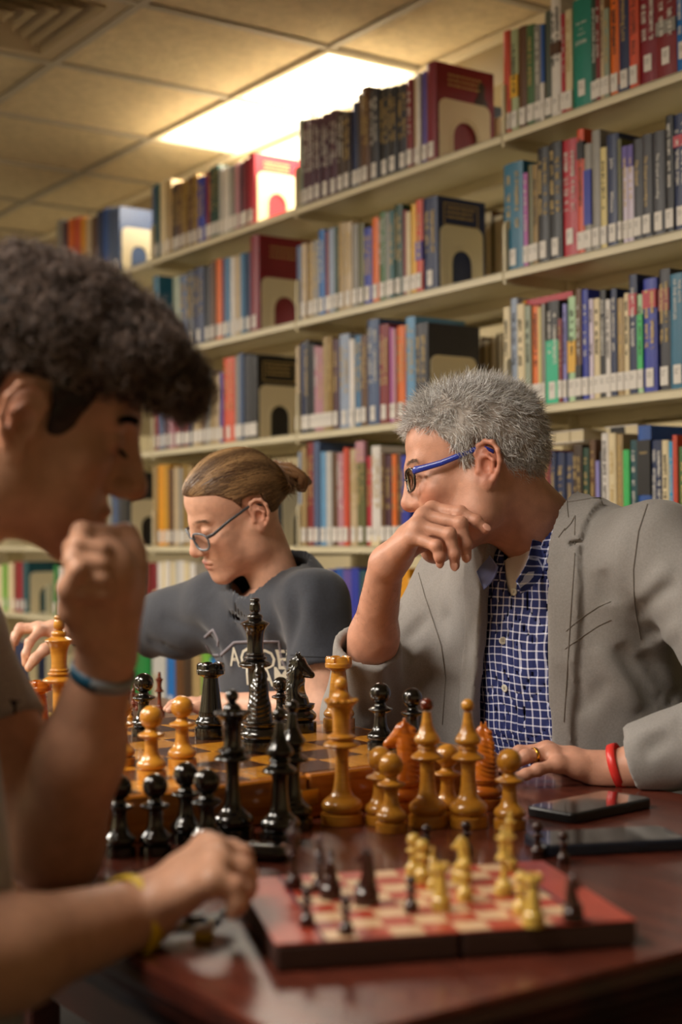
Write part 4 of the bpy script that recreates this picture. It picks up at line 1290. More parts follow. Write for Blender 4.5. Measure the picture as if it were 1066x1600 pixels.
def strands(roots, dirs, length, rad, seg=3, curl=0., droop=0., wob=.15, r=None, seed=1, helix=None):
    "tapered three-sided hairs as one array mesh"
    g = np.random.default_rng(seed); n = len(roots); L = (length*np.ones(n))[:, None]
    d = dirs/np.linalg.norm(dirs, axis=1, keepdims=True); pts = [roots]; cur = d.copy(); p = roots.copy()
    side = np.cross(d, g.normal(size=(n, 3))); side /= np.linalg.norm(side, axis=1, keepdims=True); s2 = np.cross(d, side)
    ph = g.uniform(0, 6.28, n)[:, None]
    for i in range(seg):
        if helix:
            t = (i+1)/seg*helix[0]*6.28
            q = roots + d*L*(i+1)/seg + (side*(np.cos(ph+t)-np.cos(ph)) + s2*(np.sin(ph+t)-np.sin(ph)))*helix[1]
        else:
            cur = cur + side*curl/seg + np.array([0, 0, -droop/seg]) + g.normal(size=(n, 3))*wob/seg
            cur /= np.linalg.norm(cur, axis=1, keepdims=True); q = p + cur*L/seg
        pts.append(q); p = q
    V_ = []; rr = (rad*np.ones(n))[:, None]
    for i, q in enumerate(pts):
        w_ = rr*(1-.85*(i/seg)**1.5)
        for k in range(3): an = 2.094*k; V_.append(q + (side*math.cos(an)+s2*math.sin(an))*w_)
    V_ = np.stack(V_, 1).reshape(-1, 3); m = 3*(seg+1); F_ = []
    b0 = (np.arange(n)*m)[:, None]
    for i in range(seg):
        for k in range(3): F_.append(b0+np.array([[i*3+k, i*3+(k+1) % 3, (i+1)*3+(k+1) % 3, (i+1)*3+k]]))
    return V_, np.concatenate(F_), m
def mat_hair(name, rough=.45): return mat(name, '808080', rough, attr='Col', spec=.35)
def mat_skin(name): return mat(name, 'c08060', .47, attr='Col', sss=.06, bump=.30, bscale=420, dist=.0012, noise=.10, nscale=60, spec=.4)
def hand(V, wr, mcp, fingers, thumb, s=1., wr_r=.024, k=.0035):
    wr = np.array(wr)
    for i, m in enumerate(mcp): V.cap(wr + (np.array(m)-wr)*.08, m, .0165*s, .0108*s, .016)
    for i in range(3): V.cap((wr*.4+np.array(mcp[i])*.6), (wr*.4+np.array(mcp[i+1])*.6), .0125*s, .0125*s, .01); V.cap(mcp[i], mcp[i+1], .0098*s, .0098*s, .007)
    th = [.0135*s, .0115*s, .0098*s, .0082*s]
    V.cap(wr*.5+np.array(thumb[0])*.5, thumb[0], .016*s, .0145*s, .016)
    for i in range(len(thumb)-1): V.cap(thumb[i], thumb[i+1], th[i], th[i+1], .006)
    for i, fg in enumerate(fingers):
        sc = s*(1., 1.03, .98, .87)[i]; pts = [mcp[i]]+list(fg); rs = [.0100*sc, .0088*sc, .0078*sc, .0068*sc]
        for j in range(len(pts)-1): V.cap(pts[j], pts[j+1], rs[j], rs[j+1], k if j else .006)
        for j in (1, 2): V.ell(pts[j], (.0092*sc*(1.02 if j == 1 else .90),)*3, .004)
def merge(*ms):
    vs, fs, cs, k = [], [], [], 0
    for v, f, c in ms: vs.append(v); fs.append(np.asarray(f)+k); cs.append(c); k += len(v)
    return np.concatenate(vs), np.concatenate(fs), np.concatenate(cs)
def flat_col(v, hexc): return np.tile(np.array(srgb(hexc)), (len(v), 1))
def nails(pers, parent, tips, m, s=1.):
    for tp, dr, up in tips:
        dr = nrm(dr); up = np.array(up, float); up = nrm(up-dr*up.dot(dr)) if False else nrm(np.array(up)-dr*np.dot(up, dr)); sd = np.cross(dr, up)
        b = MB(); add_ball(b, 1, 0, 12); q = np.array(b.v); q = q[:, :1]*sd*.0052*s + q[:, 1:2]*up*.0014*s + q[:, 2:]*dr*.0066*s + np.array(tp)
        pers.add('fingernail', q, b.f, m, parent)
def band(pers, name, c, axis, r1, r2, w_, th, m, label=None, side=None, parent=None):
    "wristband: an elliptical ring round the axis"
    axis = nrm(axis); x = nrm(np.cross(axis, side if side is not None else [0, 0, 1.])); y = np.cross(axis, x); n = 32; v = []; f = []
    for i in range(n):
        a = 2*math.pi*i/n; d = x*math.cos(a)*1.; p0 = x*math.cos(a)*r1+y*math.sin(a)*r2; o = nrm(p0)
        for (t, k) in ((-w_/2, 0), (-w_/2, th*.7), (0, th), (w_/2, th*.7), (w_/2, 0)): v.append(np.array(c)+p0+o*k+axis*t)
    for i in range(n):
        for k in range(5): f.append((i*5+k, i*5+(k+1) % 5, ((i+1) % n)*5+(k+1) % 5, ((i+1) % n)*5+k))
    v = np.array(v); return v, f
def legs(pers, pelvis, m, m_shoe, sole_z=0.):
    V = Vol(*(lambda c: (c-np.array([.62, .62, .62]), c+np.array([.62, .62, .16])))(np.array(pelvis)), .011)
    p = np.array(pelvis); 
    V.ell(p, (.17, .15, .12), 0)
    for s in (-1, 1):
        hp = p + pers.e*s*.09; kn = p + pers.e*s*.12 + pers.f*.36 + np.array([0, 0, .0]); an = kn - pers.f*.05; an[2] = .11
        V.cap(hp, kn, .085, .062, .05); V.cap(kn, an, .060, .046, .03)
    v, f = V.poly(); pers.add('trousers', v, f, m)
    for s in (-1, 1):
        kn = p + pers.e*s*.12 + pers.f*.31; b = np.array([kn[0], kn[1], 0])
        S_ = Vol(b+pers.f*.06-.19, b+pers.f*.06+.19, .008); S_.cap(b+np.array([0, 0, .06])-pers.f*.02, b+pers.f*.16+np.array([0, 0, .035]), .042, .034, 0); S_.cap(b+np.array([0, 0, .07]), b+np.array([0, 0, .10]), .04, .042, .02); S_.half((0, 0, .004), (0, 0, -1))
        v, f = S_.poly(); pers.add('shoe', v, f, m_shoe)
def chair(label, c, yaw, seat_z=.36, m=None, up=0.):
    r = w2r((c[0], c[1], 0)); ang = yaw - PHI
    t = thing('wooden_chair', label, 'chair', (r.x, r.y, 0), ang, group=None)       # local y: forward
    m = m or wood('cherry_chair_wood', '5a1e10', '7c3018', rough=.35, scale=(2, 2, 12), coat=.3)
    b = MB(); slab(b, .22, .21, .04, [(.01, seat_z-.035), (0, seat_z-.03), (0, seat_z-.012), (.006, seat_z-.004)]); b.build('seat_frame', m, t)
    b = MB(); slab(b, .205, .195, .04, [(.0, seat_z-.004), (0, seat_z+.012), (.012, seat_z+.022)]); b.build('seat_cushion', mat('burgundy_vinyl', '4a1a1a', .5), t)
    for sx in (-1, 1):
        b = MB(); b.tube([(sx*.195, .185, 0), (sx*.195, .185, seat_z-.03)], [.014, .019], 8); b.build('leg', m, t)
        b = MB(); b.tube([(sx*.195, -.22, 0), (sx*.195, -.19, seat_z), (sx*.195, -.235, .86+up)], [.014, .019, .014], 8); b.build('leg', m, t)
    for z in (.60, .72): b = MB(); b.box(-.19, .19, -.222-.02*(z > .7), -.204-.02*(z > .7), z, z+.035, bev=.004); b.build('back_slat', m, t)
    b = MB(); b.box(-.21, .21, -.250, -.225, .80+up, .88+up, bev=.01); b.build('top_rail', m, t)
    return t
M_JEAN = mat('dark_denim', '1b2233', .9, noise=.15, nscale=200); M_KHAKI = mat('charcoal_trousers', '2c2a2a', .9); M_SHOE = mat('black_shoe_leather', '120f0e', .45)
M_NAIL = mat('fingernail', 'd8a08c', .3, coat=.3)
UP = np.array([0, 0, 1.])

# ================================================================== the grey-haired man
man = Person('person', 'man in grey blazer and blue check shirt resting his chin on his hand', (.36, 2.14, 0), (-.75, -.66))
MID = np.array([.31, 2.08])
def mp(u, v, z): return man.at(MID, -u, v, z)          # u grows towards the right of the photo
HP, HM = head_frame((.189, 2.036, 1.166), 176, 9, -6, .955)
neck_w = np.array([.325, 2.10, 1.045])
nl = (neck_w-HP) @ np.linalg.inv(HM).T
V = head_vol(.0020, dict(nose=.1135, fore=-.002, jaw=1.06, nz=.006), nl)
hv, hf = V.poly(); PM = dict(flush='b8604c', lip='a5584c', browcol='8a7264', browk=.5)
hc = head_colors(hv, 'c59078', PM)
hw = hv @ HM.T + HP
SH_L, SH_R = np.array([.435, 1.93, 1.045]), np.array([.182, 2.225, 1.00])
EL_R, WR_R = PW(563, 1120, 2.165), PW(603, 884, 1.985)
EL_L, WR_L = np.array([.56, 1.76, .835]), PW(952, 1207, 1.84)
A = Vol((-.06, 1.74, .70), (.24, 2.24, 1.16), .0021)
A.cap(EL_R, EL_R*.45+WR_R*.55, .042, .034, 0); A.cap(EL_R*.45+WR_R*.55, WR_R, .033, .0245, .02)
mcp = [PW(675, 796, 1.968), PW(662, 807, 1.953), PW(653, 822, 1.938), PW(646, 840, 1.930)]
fing = [[PW(719, 801, 1.948), PW(744, 814, 1.938), PW(759, 827, 1.936)], [PW(720, 818, 1.928), PW(728, 850, 1.926), PW(729, 871, 1.930)],
        [PW(703, 835, 1.913), PW(710, 866, 1.911), PW(711, 884, 1.915)], [PW(682, 853, 1.906), PW(687, 870, 1.905), PW(688, 880, 1.909)]]
thumb = [PW(628, 868, 1.985), PW(655, 850, 2.003), PW(684, 845, 2.012), PW(704, 838, 2.014)]
hand(A, WR_R, mcp, fing, thumb)
A.disp(lambda X, Y, Z: .0004*sines(X, Y, Z, 260, 8, 5))
off_table(A); av, af = A.poly()
B_ = Vol((.14, 1.68, .745), (.62, 2.02, .92), .0024)
B_.cap(EL_L, WR_L+(EL_L-WR_L)*.35, .042, .033, 0); B_.cap(WR_L+(EL_L-WR_L)*.35, WR_L, .033, .0255, .02)
mcpL = [PW(850, 1176, 1.915), PW(855, 1172, 1.885), PW(862, 1178, 1.855), PW(872, 1194, 1.825)]
fingL = [[PW(812, 1182, 1.93), PW(790, 1193, 1.935), PW(776, 1200, 1.935)], [PW(812, 1176, 1.885), PW(788, 1190, 1.88), PW(772, 1200, 1.875)],
         [PW(822, 1182, 1.842), PW(800, 1196, 1.836), PW(786, 1206, 1.832)], [PW(840, 1203, 1.812), PW(822, 1210, 1.808), PW(809, 1213, 1.806)]]
thumbL = [PW(905, 1200, 1.89), PW(880, 1198, 1.945), PW(856, 1202, 1.97), PW(838, 1204, 1.975)]
hand(B_, WR_L, mcpL, fingL, thumbL)
off_table(B_); bv, bf = B_.poly()
T_ = Vol((.14, 1.90, .86), (.52, 2.32, 1.14), .006)      # chest under the clothes, joins neck and arms
T_.cap(neck_w-UP*.01, neck_w+np.array([.01, .01, -.10]), .052, .08, 0); T_.cap(SH_L-UP*.03, SH_R-UP*.03, .045, .045, .05)
tv, tf = T_.poly()
def arm_col(v, base='c59078', kn=()):
    c = flat_col(v, base)
    for p in kn:
        w_ = np.clip(1-np.linalg.norm(v-p, axis=1)/.012, 0, 1)[:, None]*.45; c[:, :3] = c[:, :3]*(1-w_)+np.array(srgb('b8604a'))[:3]*w_
    return c
v, f, c = merge((hw, hf, hc), (av, af, arm_col(av, kn=mcp+[q for fg in fing for q in (fg[0], fg[1], fg[2])])), (bv, bf, arm_col(bv, kn=mcpL)), (tv, tf, flat_col(tv, 'c59078')))
MSK = mat_skin('warm_fair_skin')
body = man.add('body', v, f, MSK, cols=c)
nails(man, body, [(fing[0][2]+nrm(fing[0][2]-fing[0][1])*.0005+np.array([.001, -.0058, .003]), fing[0][2]-fing[0][1], (.1, -.8, .6)),
                  (fing[1][2]+np.array([-.001, -.0060, -.001]), fing[1][2]-fing[1][1], (-.2, -.9, .1)), (fing[2][2]+np.array([-.001, -.0058, -.001]), fing[2][2]-fing[2][1], (-.2, -.9, .1)),
                  (fing[3][2]+np.array([-.001, -.0050, -.001]), fing[3][2]-fing[3][1], (-.2, -.9, .1))], M_NAIL)
# eyes
M_EYE = mat('eye_white', 'd8d0c8', .15, coat=.8); M_IRIS = mat('dark_iris', '2c2420', .1, coat=1.)
def eyes(pers, HP, HM, body, down=-.55):
    for s in (-1, 1):
        b = MB(); add_ball(b, .0122, 0, 20); q = np.array(b.v)+np.array([s*.031, .0765, -.001]); e_ = pers.add('eyeball', q @ HM.T + HP, b.f, M_EYE, body)
        d = nrm([0, 1, down]); b = MB(); add_ball(b, .0064, 0, 14); q = np.array(b.v)*[1, 1, 1]+np.array([s*.031, .0765, -.001])+d*.0068; pers.add('iris', q @ HM.T + HP, b.f, M_IRIS, e_)
eyes(man, HP, HM, body)
# hair: short, grey, tousled
def hairline_man(y, z, x=0):
    zh = np.interp(y, [-.12, -.085, -.055, -.047, -.040, -.004, .002, .012, .018, .040, .058, .075, .1], [-.082, -.088, -.066, -.01, .030, .034, .0, -.022, .020, .052, .070, .074, .074])
    return z - zh
def hair_cap(h, off, line, ext=None, seed=5, amp=.002, freq=160, skull=((0, -.012, .038), (.0745, .100, .086)), more=None):
    V = Vol((-.13, -.16, -.11), (.13, .19, .20), h); c, r = skull
    V.ell(c, tuple(x+off for x in r), 0); V.ell((0, .038, .045), (.058+off*.6, .048+off*.5, .052+off), .02)
    if more: more(V)
    X, Y, Z = V.grid(); V.F = V.F + (amp*sines(X, Y, Z, freq, seed, 5)).astype(np.float32)
    if line is not None:
        d = -line(np.broadcast_to(Y, V.F.shape), np.broadcast_to(Z, V.F.shape))*.8
        k = .008; hh = np.maximum(k-np.abs(V.F-d), 0)/k; V.F = (np.maximum(V.F, d)+hh*hh*k*.25).astype(np.float32)
    return V
V = hair_cap(.0030, .0075, lambda y, z: hairline_man(y, z), amp=.0022, freq=170)
cv, cf = V.poly()
g = np.random.default_rng(4)
def tone(n, lo, hi, gseed): r = np.random.default_rng(gseed).uniform(0, 1, n)**1.2; a, b = np.array(srgb(lo)), np.array(srgb(hi)); return a+(b-a)*r[:, None]
hair = man.add('hair', (cv @ HM.T + HP), cf, mat_hair('grey_hair'), cols=flat_col(cv, 'a0968e'))
ctr = np.array([0, -.012, .038])
sel = g.choice(len(cv), 18000, replace=True); rt = cv[sel]+g.normal(size=(18000, 3))*.0012
nr = (rt-ctr)/np.array([.082, .107, .093])**2; nr /= np.linalg.norm(nr, axis=1, keepdims=True)
rt = rt - nr*.0010
front = np.clip((rt[:, 1]+.01)/.08, 0, 1)[:, None]; top = np.clip((rt[:, 2]-.05)/.06, 0, 1)[:, None]
flow = np.array([0, -.3, -1.])*(1-top) + np.array([0, .5, .25])*top*front + np.array([0, -.7, .1])*top*(1-front)
cl = np.stack([np.sin(rt[:, 1]*150+rt[:, 2]*90), np.sin(rt[:, 0]*120+rt[:, 2]*110+1), np.sin(rt[:, 1]*130-rt[:, 0]*100+2)], 1)*.35
dr = nr*.38 + flow*.9 + cl + g.normal(size=rt.shape)*.18
ln = .014+.013*top[:, 0]+.004*front[:, 0]*top[:, 0]
sv, sf, m_ = strands(rt, dr, ln*g.uniform(.7, 1.2, len(rt)), .00050, 4, wob=.7, curl=.5, seed=9)
sc_ = np.repeat(tone(len(rt), '958b83', 'ffffff', 3), m_, 0)
man.add('hair_strands', sv @ HM.T + HP, sf, mat_hair('grey_hair'), hair, cols=sc_)['kind'] = 'stuff'
# sparse forearm hair and brows
n = 900; t_ = g.uniform(.15, .92, n); an = g.uniform(0, 6.28, n); ax_ = nrm(WR_R-EL_R); s1 = nrm(np.cross(ax_, UP)); s2 = np.cross(ax_, s1)
rad_ = np.interp(t_, [0, .55, 1], [.042, .0335, .0245]); rt = EL_R+(WR_R-EL_R)*t_[:, None]+(s1*np.cos(an)[:, None]+s2*np.sin(an)[:, None])*rad_[:, None]
sv, sf, m_ = strands(rt, ax_*.8+(rt-(EL_R+(WR_R-EL_R)*t_[:, None]))*8, .009, .00013, 2, wob=.6, seed=12)
o = man.add('forearm_hair', sv, sf, mat_hair('grey_hair'), body, cols=flat_col(sv, '8a6a50')); o['kind'] = 'stuff'
def brows(pers, HP, HM, body, col, n=260, ln=.008, rad=.00022, matn='grey_hair', seed=2, y0=.094):
    g = np.random.default_rng(seed); rt = []; dr = []
    for s in (-1, 1):
        x = g.uniform(.012, .047, n); z = .019+.005*np.sin((x-.010)/.04*2.6)+g.uniform(-.0025, .0025, n)
        y = y0-np.maximum(x-.012, 0)**1.6*2.9; rt.append(np.stack([s*x, y, z], 1)); dr.append(np.stack([s*np.ones(n), .25*np.ones(n)-.5*(x-.012)/.03, .25-.6*(x-.012)/.035], 1))
    sv, sf, m_ = strands(np.concatenate(rt), np.concatenate(dr), ln, rad, 2, wob=.3, seed=seed)
    pers.add('eyebrow_hair', sv @ HM.T + HP, sf, mat_hair(matn), body, cols=flat_col(sv, col))['kind'] = 'stuff'
brows(man, HP, HM, body, '8a7c70')
# glasses
def glasses(pers, HP, HM, m_frame, m_temple, m_lens, m_in=None, w_=.0245, hgt=.018, thick=.0019, square=.55, drop=0., y0=.106, label=None, tw=1.):
    fr = MB(); z0 = -.004+drop
    gl = bpy.data.objects.new('glasses', None); COL.objects.link(gl); gl.parent = pers.o
    gl.location = pers.loc(HP)
    def put(name, mbd, m, par=gl, sm=True):
        q = np.array(mbd.v, float) @ HM.T + HP; q = pers.loc(q)-np.array(gl.location); return mesh(name, q, mbd.f, m, sm, par)
    for s in (-1, 1):
        pts = []; n = 28
        for k in range(n+1):
            a = 2*math.pi*k/n; cx, sx = math.cos(a), math.sin(a); e = 2/ (2+square*2)
            px = math.copysign(abs(cx)**e, cx)*w_*(1-.06*(sx < 0)); pz = math.copysign(abs(sx)**e, sx)*hgt
            x = s*(.0325+px*1.); pts.append((x, y0-abs(x)**2*4.2+.0, z0+pz))
        b = MB(); b.tube(pts, thick, 8, cap=False); put('rim', b, m_frame)
        b = MB(); v = [(s*.0325, y0-.0325**2*4.2+.0006, z0)]+pts[:-1]; b.add(v, [(0, 1+k, 1+(k+1) % n) for k in range(n)]); put('lens', b, m_lens)
        xe = .0325+w_; ye = y0-xe**2*4.2
        b = MB(); pth = [(s*xe, ye, z0+hgt*.55), (s*(xe+.006), ye-.002, z0+hgt*.6), (s*(xe+.008), ye-.012, z0+hgt*.62), (s*.0745, .045, .008), (s*.0790, .0, .0175), (s*.0800, -.018, .020), (s*.0830, -.032, .010)]
        b.tube(pth, [.0028, .003, .0026, .0024, .0022, .002, .0018], 8); q = np.array(b.v); ctr_ = np.repeat(np.array(pth), 8, 0); q = ctr_ + (q-ctr_)*np.array([.7, 1, tw]); b.v = [tuple(t_) for t_ in q]
        put('temple', b, m_temple)
    b = MB(); b.tube([(-.0115, y0-.001, z0+.004), (0, y0+.002, z0+.008), (.0115, y0-.001, z0+.004)], thick, 8); put('bridge', b, m_frame)
    return gl
M_BLUE = mat('blue_patterned_acetate', '2438a0', .3, noise=.5, nscale=900, coat=.4); M_BLKF = mat('black_acetate', '101014', .25, coat=.5)
M_LNS = mat('clear_lens', 'e8ecf0', .02, trans=1.)
MATS['clear_lens'].node_tree.nodes['Principled BSDF'].inputs['IOR'].default_value = 1.06
gl = glasses(man, HP, HM, M_BLKF, M_BLUE, M_LNS, y0=.100, drop=.0, hgt=.0165, tw=1.9); gl['label'] = 'glasses with bright blue temples and dark rims'

# clothes: blazer shell, check shirt, undershirt
def man_torso(V, off):
    o = off
    e = np.stack([man.e, man.f, UP], 1)
    V.ell(mp(0, -.016, .90), (.175+o, .118+o, .23+o), 0, M=e)
    V.ell(mp(.005, -.065, .69), (.185+o, .125+o, .25+o), .08, M=e)
    V.cap(SH_L+np.array([-.03, .04, -.02]), SH_R+np.array([.0, -.0, -.01]), .062+o, .055+o, .07)
    V.cap(neck_w-UP*.035, (SH_L+np.array([-.02, .02, .0])), .050+o, .052+o, .03)
    V.cap(neck_w-UP*.035, (SH_R+np.array([.01, -.0, .0])), .050+o, .046+o, .03)
J = Vol((-.09, 1.60, .46), (.70, 2.42, 1.20), .0045)
man_torso(J, .010)
J.chain([SH_L+UP*.008, SH_L*.45+EL_L*.55+np.array([.01, 0, 0]), EL_L], [.066, .068, .068], .03)
cuffL = WR_L+(EL_L-WR_L)*.15
J.chain([EL_L+UP*.012, cuffL+UP*.006], [.068, .047], .03)
J.chain([SH_R, SH_R*.5+EL_R*.5+np.array([.0, .01, -.01]), EL_R+np.array([0, 0, .004])], [.060, .060, .054], .03)
J.cap(SH_R*.5+EL_R*.5-UP*.02, mp(-.10, .02, .84), .050, .07, .05); J.cap(SH_R*.3+EL_R*.7, mp(-.12, .0, .74), .045, .07, .05)
cuffR = EL_R+(WR_R-EL_R)*.50
J.chain([EL_R, cuffR+np.array([-.006, -.002, 0])], [.055, .050], .03)
X, Y, Z = J.grid()
U = (X-MID[0])*(-man.e[0])+(Y-MID[1])*(-man.e[1])+0*Z; W_ = (X-MID[0])*man.f[0]+(Y-MID[1])*man.f[1]+0*Z
fold = .0030*sines(X*1.2, Y*1.2, Z*.6, 34, 21, 5) + .0012*sines(X, Y, Z*.7, 90, 5, 5)
def foldline(a, b_, amp, w_):
    a = np.array(a); b_ = np.array(b_); ab = b_-a; L = (ab**2).sum()
    t = np.clip(((X-a[0])*ab[0]+(Y-a[1])*ab[1]+(Z-a[2])*ab[2])/L, 0, 1)
    d2 = (X-a[0]-t*ab[0])**2+(Y-a[1]-t*ab[1])**2+(Z-a[2]-t*ab[2])**2
    return amp*np.exp(-d2/(w_*w_))*np.sin(math.pi*np.clip(t, .02, .98))
def pix_folds(V, lines):
    "creases traced over the garment: the path is found on the cloth itself, then pressed in or raised"
    v, f = surface_nets(V.F, V.lo, V.h); bv = BVHTree.FromPolygons([tuple(x) for x in v.tolist()], [tuple(x) for x in f.tolist()])
    for pts, am, w_ in lines:
        hit = []; q = dense(pts, 4) if len(pts) > 2 else [(pts[0][0]+(pts[1][0]-pts[0][0])*k/5, pts[0][1]+(pts[1][1]-pts[0][1])*k/5) for k in range(6)]
        for x, y in q:
            d = _ray(x, y).normalized(); h_ = bv.ray_cast(Vector((0, 0, CAM_H))+d*1.0, d)
            if h_[0] is not None and (not hit or np.linalg.norm(np.array(h_[0])-hit[-1]) < .08): hit.append(np.array(h_[0]))
        n = len(hit)-1
        if n < 1: continue
        H_ = np.array(hit); sl, g_ = V.blk(H_.min(0)-2.6*w_, H_.max(0)+2.6*w_)
        if sl is None: continue
        X, Y, Z = g_; best = np.full(V.F[sl].shape, 9.); tt = np.zeros(V.F[sl].shape)
        for i in range(n):
            a, ab = H_[i], H_[i+1]-H_[i]; L = max((ab**2).sum(), 1e-9)
            t = np.clip(((X-a[0])*ab[0]+(Y-a[1])*ab[1]+(Z-a[2])*ab[2])/L, 0, 1)
            d2 = (X-a[0]-t*ab[0])**2+(Y-a[1]-t*ab[1])**2+(Z-a[2]-t*ab[2])**2; m_ = d2 < best
            best = np.where(m_, d2, best); tt = np.where(m_, (i+t)/n, tt)
        V.F[sl] = (V.F[sl] - am*np.exp(-best/(w_*w_))*np.sin(math.pi*np.clip(tt, 0, 1))**.6).astype(np.float32)
J.F = J.F + fold.astype(np.float32)
pix_folds(J, [([(1001, 1022), (1037, 1068), (1064, 1100)], -0.0124, 0.0097), ([(1010, 1000), (1062, 1030)], 0.0085, 0.0114), ([(1032, 1007), (1064, 975)], 0.0077, 0.0106),
    ([(1030, 1082), (1042, 1106), (1064, 1080)], -0.0093, 0.0088), ([(991, 966), (1032, 925), (1060, 915)], -0.0069, 0.0106), ([(1000, 940), (1050, 880)], 0.0054, 0.0123), ([(960, 1165), (981, 1130), (1030, 1110)], -0.0069, 0.0106),
    ([(940, 890), (955, 945)], -0.0077, 0.0141), ([(966, 1007), (1012, 1079), (1035, 1110)], -0.0093, 0.0106), ([(930, 1010), (985, 1085), (1005, 1130)], 0.0062, 0.0123), ([(878, 1038), (920, 1110)], -0.0054, 0.0132),
    ([(905, 1120), (950, 1060)], -0.0054, 0.0123), ([(870, 900), (890, 860)], -0.0031, 0.0106), ([(630, 1007), (668, 961)], -0.0077, 0.0097), ([(635, 1048), (668, 1007)], 0.0069, 0.0088), ([(643, 1079), (674, 1053)], -0.0069, 0.0088),
    ([(566, 1027), (576, 1130)], -0.0039, 0.0088), ([(607, 1027), (622, 1109)], -0.0046, 0.0088), ([(590, 1020), (600, 1120)], 0.0039, 0.0088), ([(720, 920), (735, 1010), (725, 1100)], -0.0046, 0.0114), ([(680, 900), (700, 960)], 0.0046, 0.0141),
    ([(1000, 1180), (1050, 1150)], -0.0062, 0.0106), ([(990, 1150), (1060, 1125)], 0.0054, 0.0106)])
solid = J.F.copy()
shell = np.maximum(solid, -(solid+.011))
zt = np.clip((Z-.78)/.30, 0, 1)
uR = .080 - .0*zt + .000*U; uL = -.062+.035*np.clip((Z-.80)/.25, 0, 1)+.0*U
# the lapels fold back: the gap widens towards the collar
gapR = .078 - .020*np.clip((Z-1.0)/.12, 0, 1); gapL = -.040 - .030*np.clip((.95-Z)/.2, 0, 1)
cut = np.maximum(np.maximum(U-gapR, gapL-U), -(W_+.00))
shell = np.maximum(shell, -cut)
# neck hole
nd = np.sqrt((X-neck_w[0]+.0)**2+(Y-neck_w[1])**2) - (.068+.0*Z); shell = np.maximum(shell, -np.maximum(nd, .985-Z))
# sleeve mouths
for cp, ax_ in ((cuffR, nrm(WR_R-EL_R)), (cuffL, nrm(WR_L-EL_L))):
    d = (X-cp[0])*ax_[0]+(Y-cp[1])*ax_[1]+(Z-cp[2])*ax_[2]; rr = np.sqrt(np.maximum((X-cp[0])**2+(Y-cp[1])**2+(Z-cp[2])**2-d*d, 0)); 
    shell = np.maximum(shell, np.where((rr < .075) & (d > -.03) & (d < .065), d, -1))
# lapels: raised bands either side of the gap, with a notch
for sg, g0 in ((1, gapR), (-1, gapL)):
    wd = .026+.022*np.clip((Z-.80)/.22, 0, 1) ; wd = np.where(Z > 1.035, wd-.0, wd)
    bandU = np.where(sg > 0, np.maximum(g0-U, U-(g0+wd)), np.maximum(U-g0, (g0-wd)-U))
    notch = np.maximum(np.abs(Z-1.052-.25*sg*(U-g0))-.003, -(sg*(U-g0)-.030))
    lp = np.maximum(np.maximum(np.maximum(solid-.0085, -(solid+.004)), bandU), np.maximum(-(W_-.015), .745-Z)); lp = np.maximum(lp, -notch)
    shell = np.minimum(shell, lp)
# breast pocket welt on his left chest
pc = PW(903, 958, 1.90); px_ = nrm(PW(958, 922, 1.86)-pc+UP*.0)
J.F = shell.astype(np.float32); off_table(J)
jv, jf = J.poly()
def cloth(name, hexc, weave=900., rough=.85, var=.06, bump=.15, sheen=.2, wr=.0, attr=None):
    m = mat(name, hexc, rough, noise=var, nscale=weave*.35, bump=bump, bscale=weave, sheen=sheen, dist=.0006, attr=attr); return m
M_BLZ = cloth('grey_blazer_wool', '8b8784', 1100, var=.10, bump=.3)
blz = man.add('blazer', jv, jf, M_BLZ); blz['label'] = 'grey blazer with notched lapels'
def bvh_of(v, f): return BVHTree.FromPolygons([tuple(x) for x in v.tolist()], [tuple(x) for x in f.tolist()])
def ribbon_on(pers, name, bv, pix, w_, m, parent, lift=.0012, z0=1.2, n=5):
    "a narrow strip laid on a surface along a path given from the photograph, found by casting rays on the garment"
    pts = []; nn = []
    for i in range(len(pix)-1):
        for k in range(n):
            t = k/n; x = pix[i][0]*(1-t)+pix[i+1][0]*t; y = pix[i][1]*(1-t)+pix[i+1][1]*t
            o = Vector((0, 0, CAM_H)); d = _ray(x, y).normalized(); h_ = bv.ray_cast(o+d*z0, d)
            if h_[0] is not None: pts.append(np.array(h_[0])); nn.append(np.array(h_[1]))
    if len(pts) < 2: return None
    v = []; f = []
    for i, p in enumerate(pts):
        t = nrm(pts[min(i+1, len(pts)-1)]-pts[max(i-1, 0)]); s = nrm(np.cross(t, nn[i])); q = p+nn[i]*lift
        v += [q-s*w_/2-nn[i]*lift*1.3, q-s*w_/2, q+s*w_/2, q+s*w_/2-nn[i]*lift*1.3]
    for i in range(len(pts)-1):
        for k in range(3): f.append((i*4+k, i*4+k+1, i*4+k+5, i*4+k+4))
    return pers.add(name, np.array(v), f, m, parent)
JB = bvh_of(jv, jf)
M_SEAM = mat('dark_blazer_thread', '706962', .9)
ribbon_on(man, 'pocket_seam', JB, [(885, 986), (905, 968), (935, 948), (960, 938)], .0006, M_SEAM, blz, .0009)
ribbon_on(man, 'pocket_seam', JB, [(883, 1014), (905, 998), (935, 978), (960, 966)], .0006, M_SEAM, blz, .0009)
ribbon_on(man, 'shoulder_seam', JB, [(1012, 788), (998, 830), (990, 890), (992, 950), (1003, 1010)], .0014, M_SEAM, blz, .0010)
ribbon_on(man, 'shoulder_seam', JB, [(886, 785), (930, 778), (975, 777), (1010, 783)], .0010, M_SEAM, blz, .0008)
for pth in ([(886, 772), (887, 795), (889, 812)], [(873, 840), (886, 822)], [(899, 806), (893, 818), (880, 832)], [(648, 872), (664, 930), (690, 1010), (697, 1060), (690, 1150)]):
    ribbon_on(man, 'lapel_edge', JB, pth, .0009, M_SEAM, blz, .0012)
ribbon_on(man, 'lapel_stitching', JB, [(899, 806), (898, 880), (892, 960), (887, 1040), (880, 1150)], .0012, M_SEAM, blz, .0010)
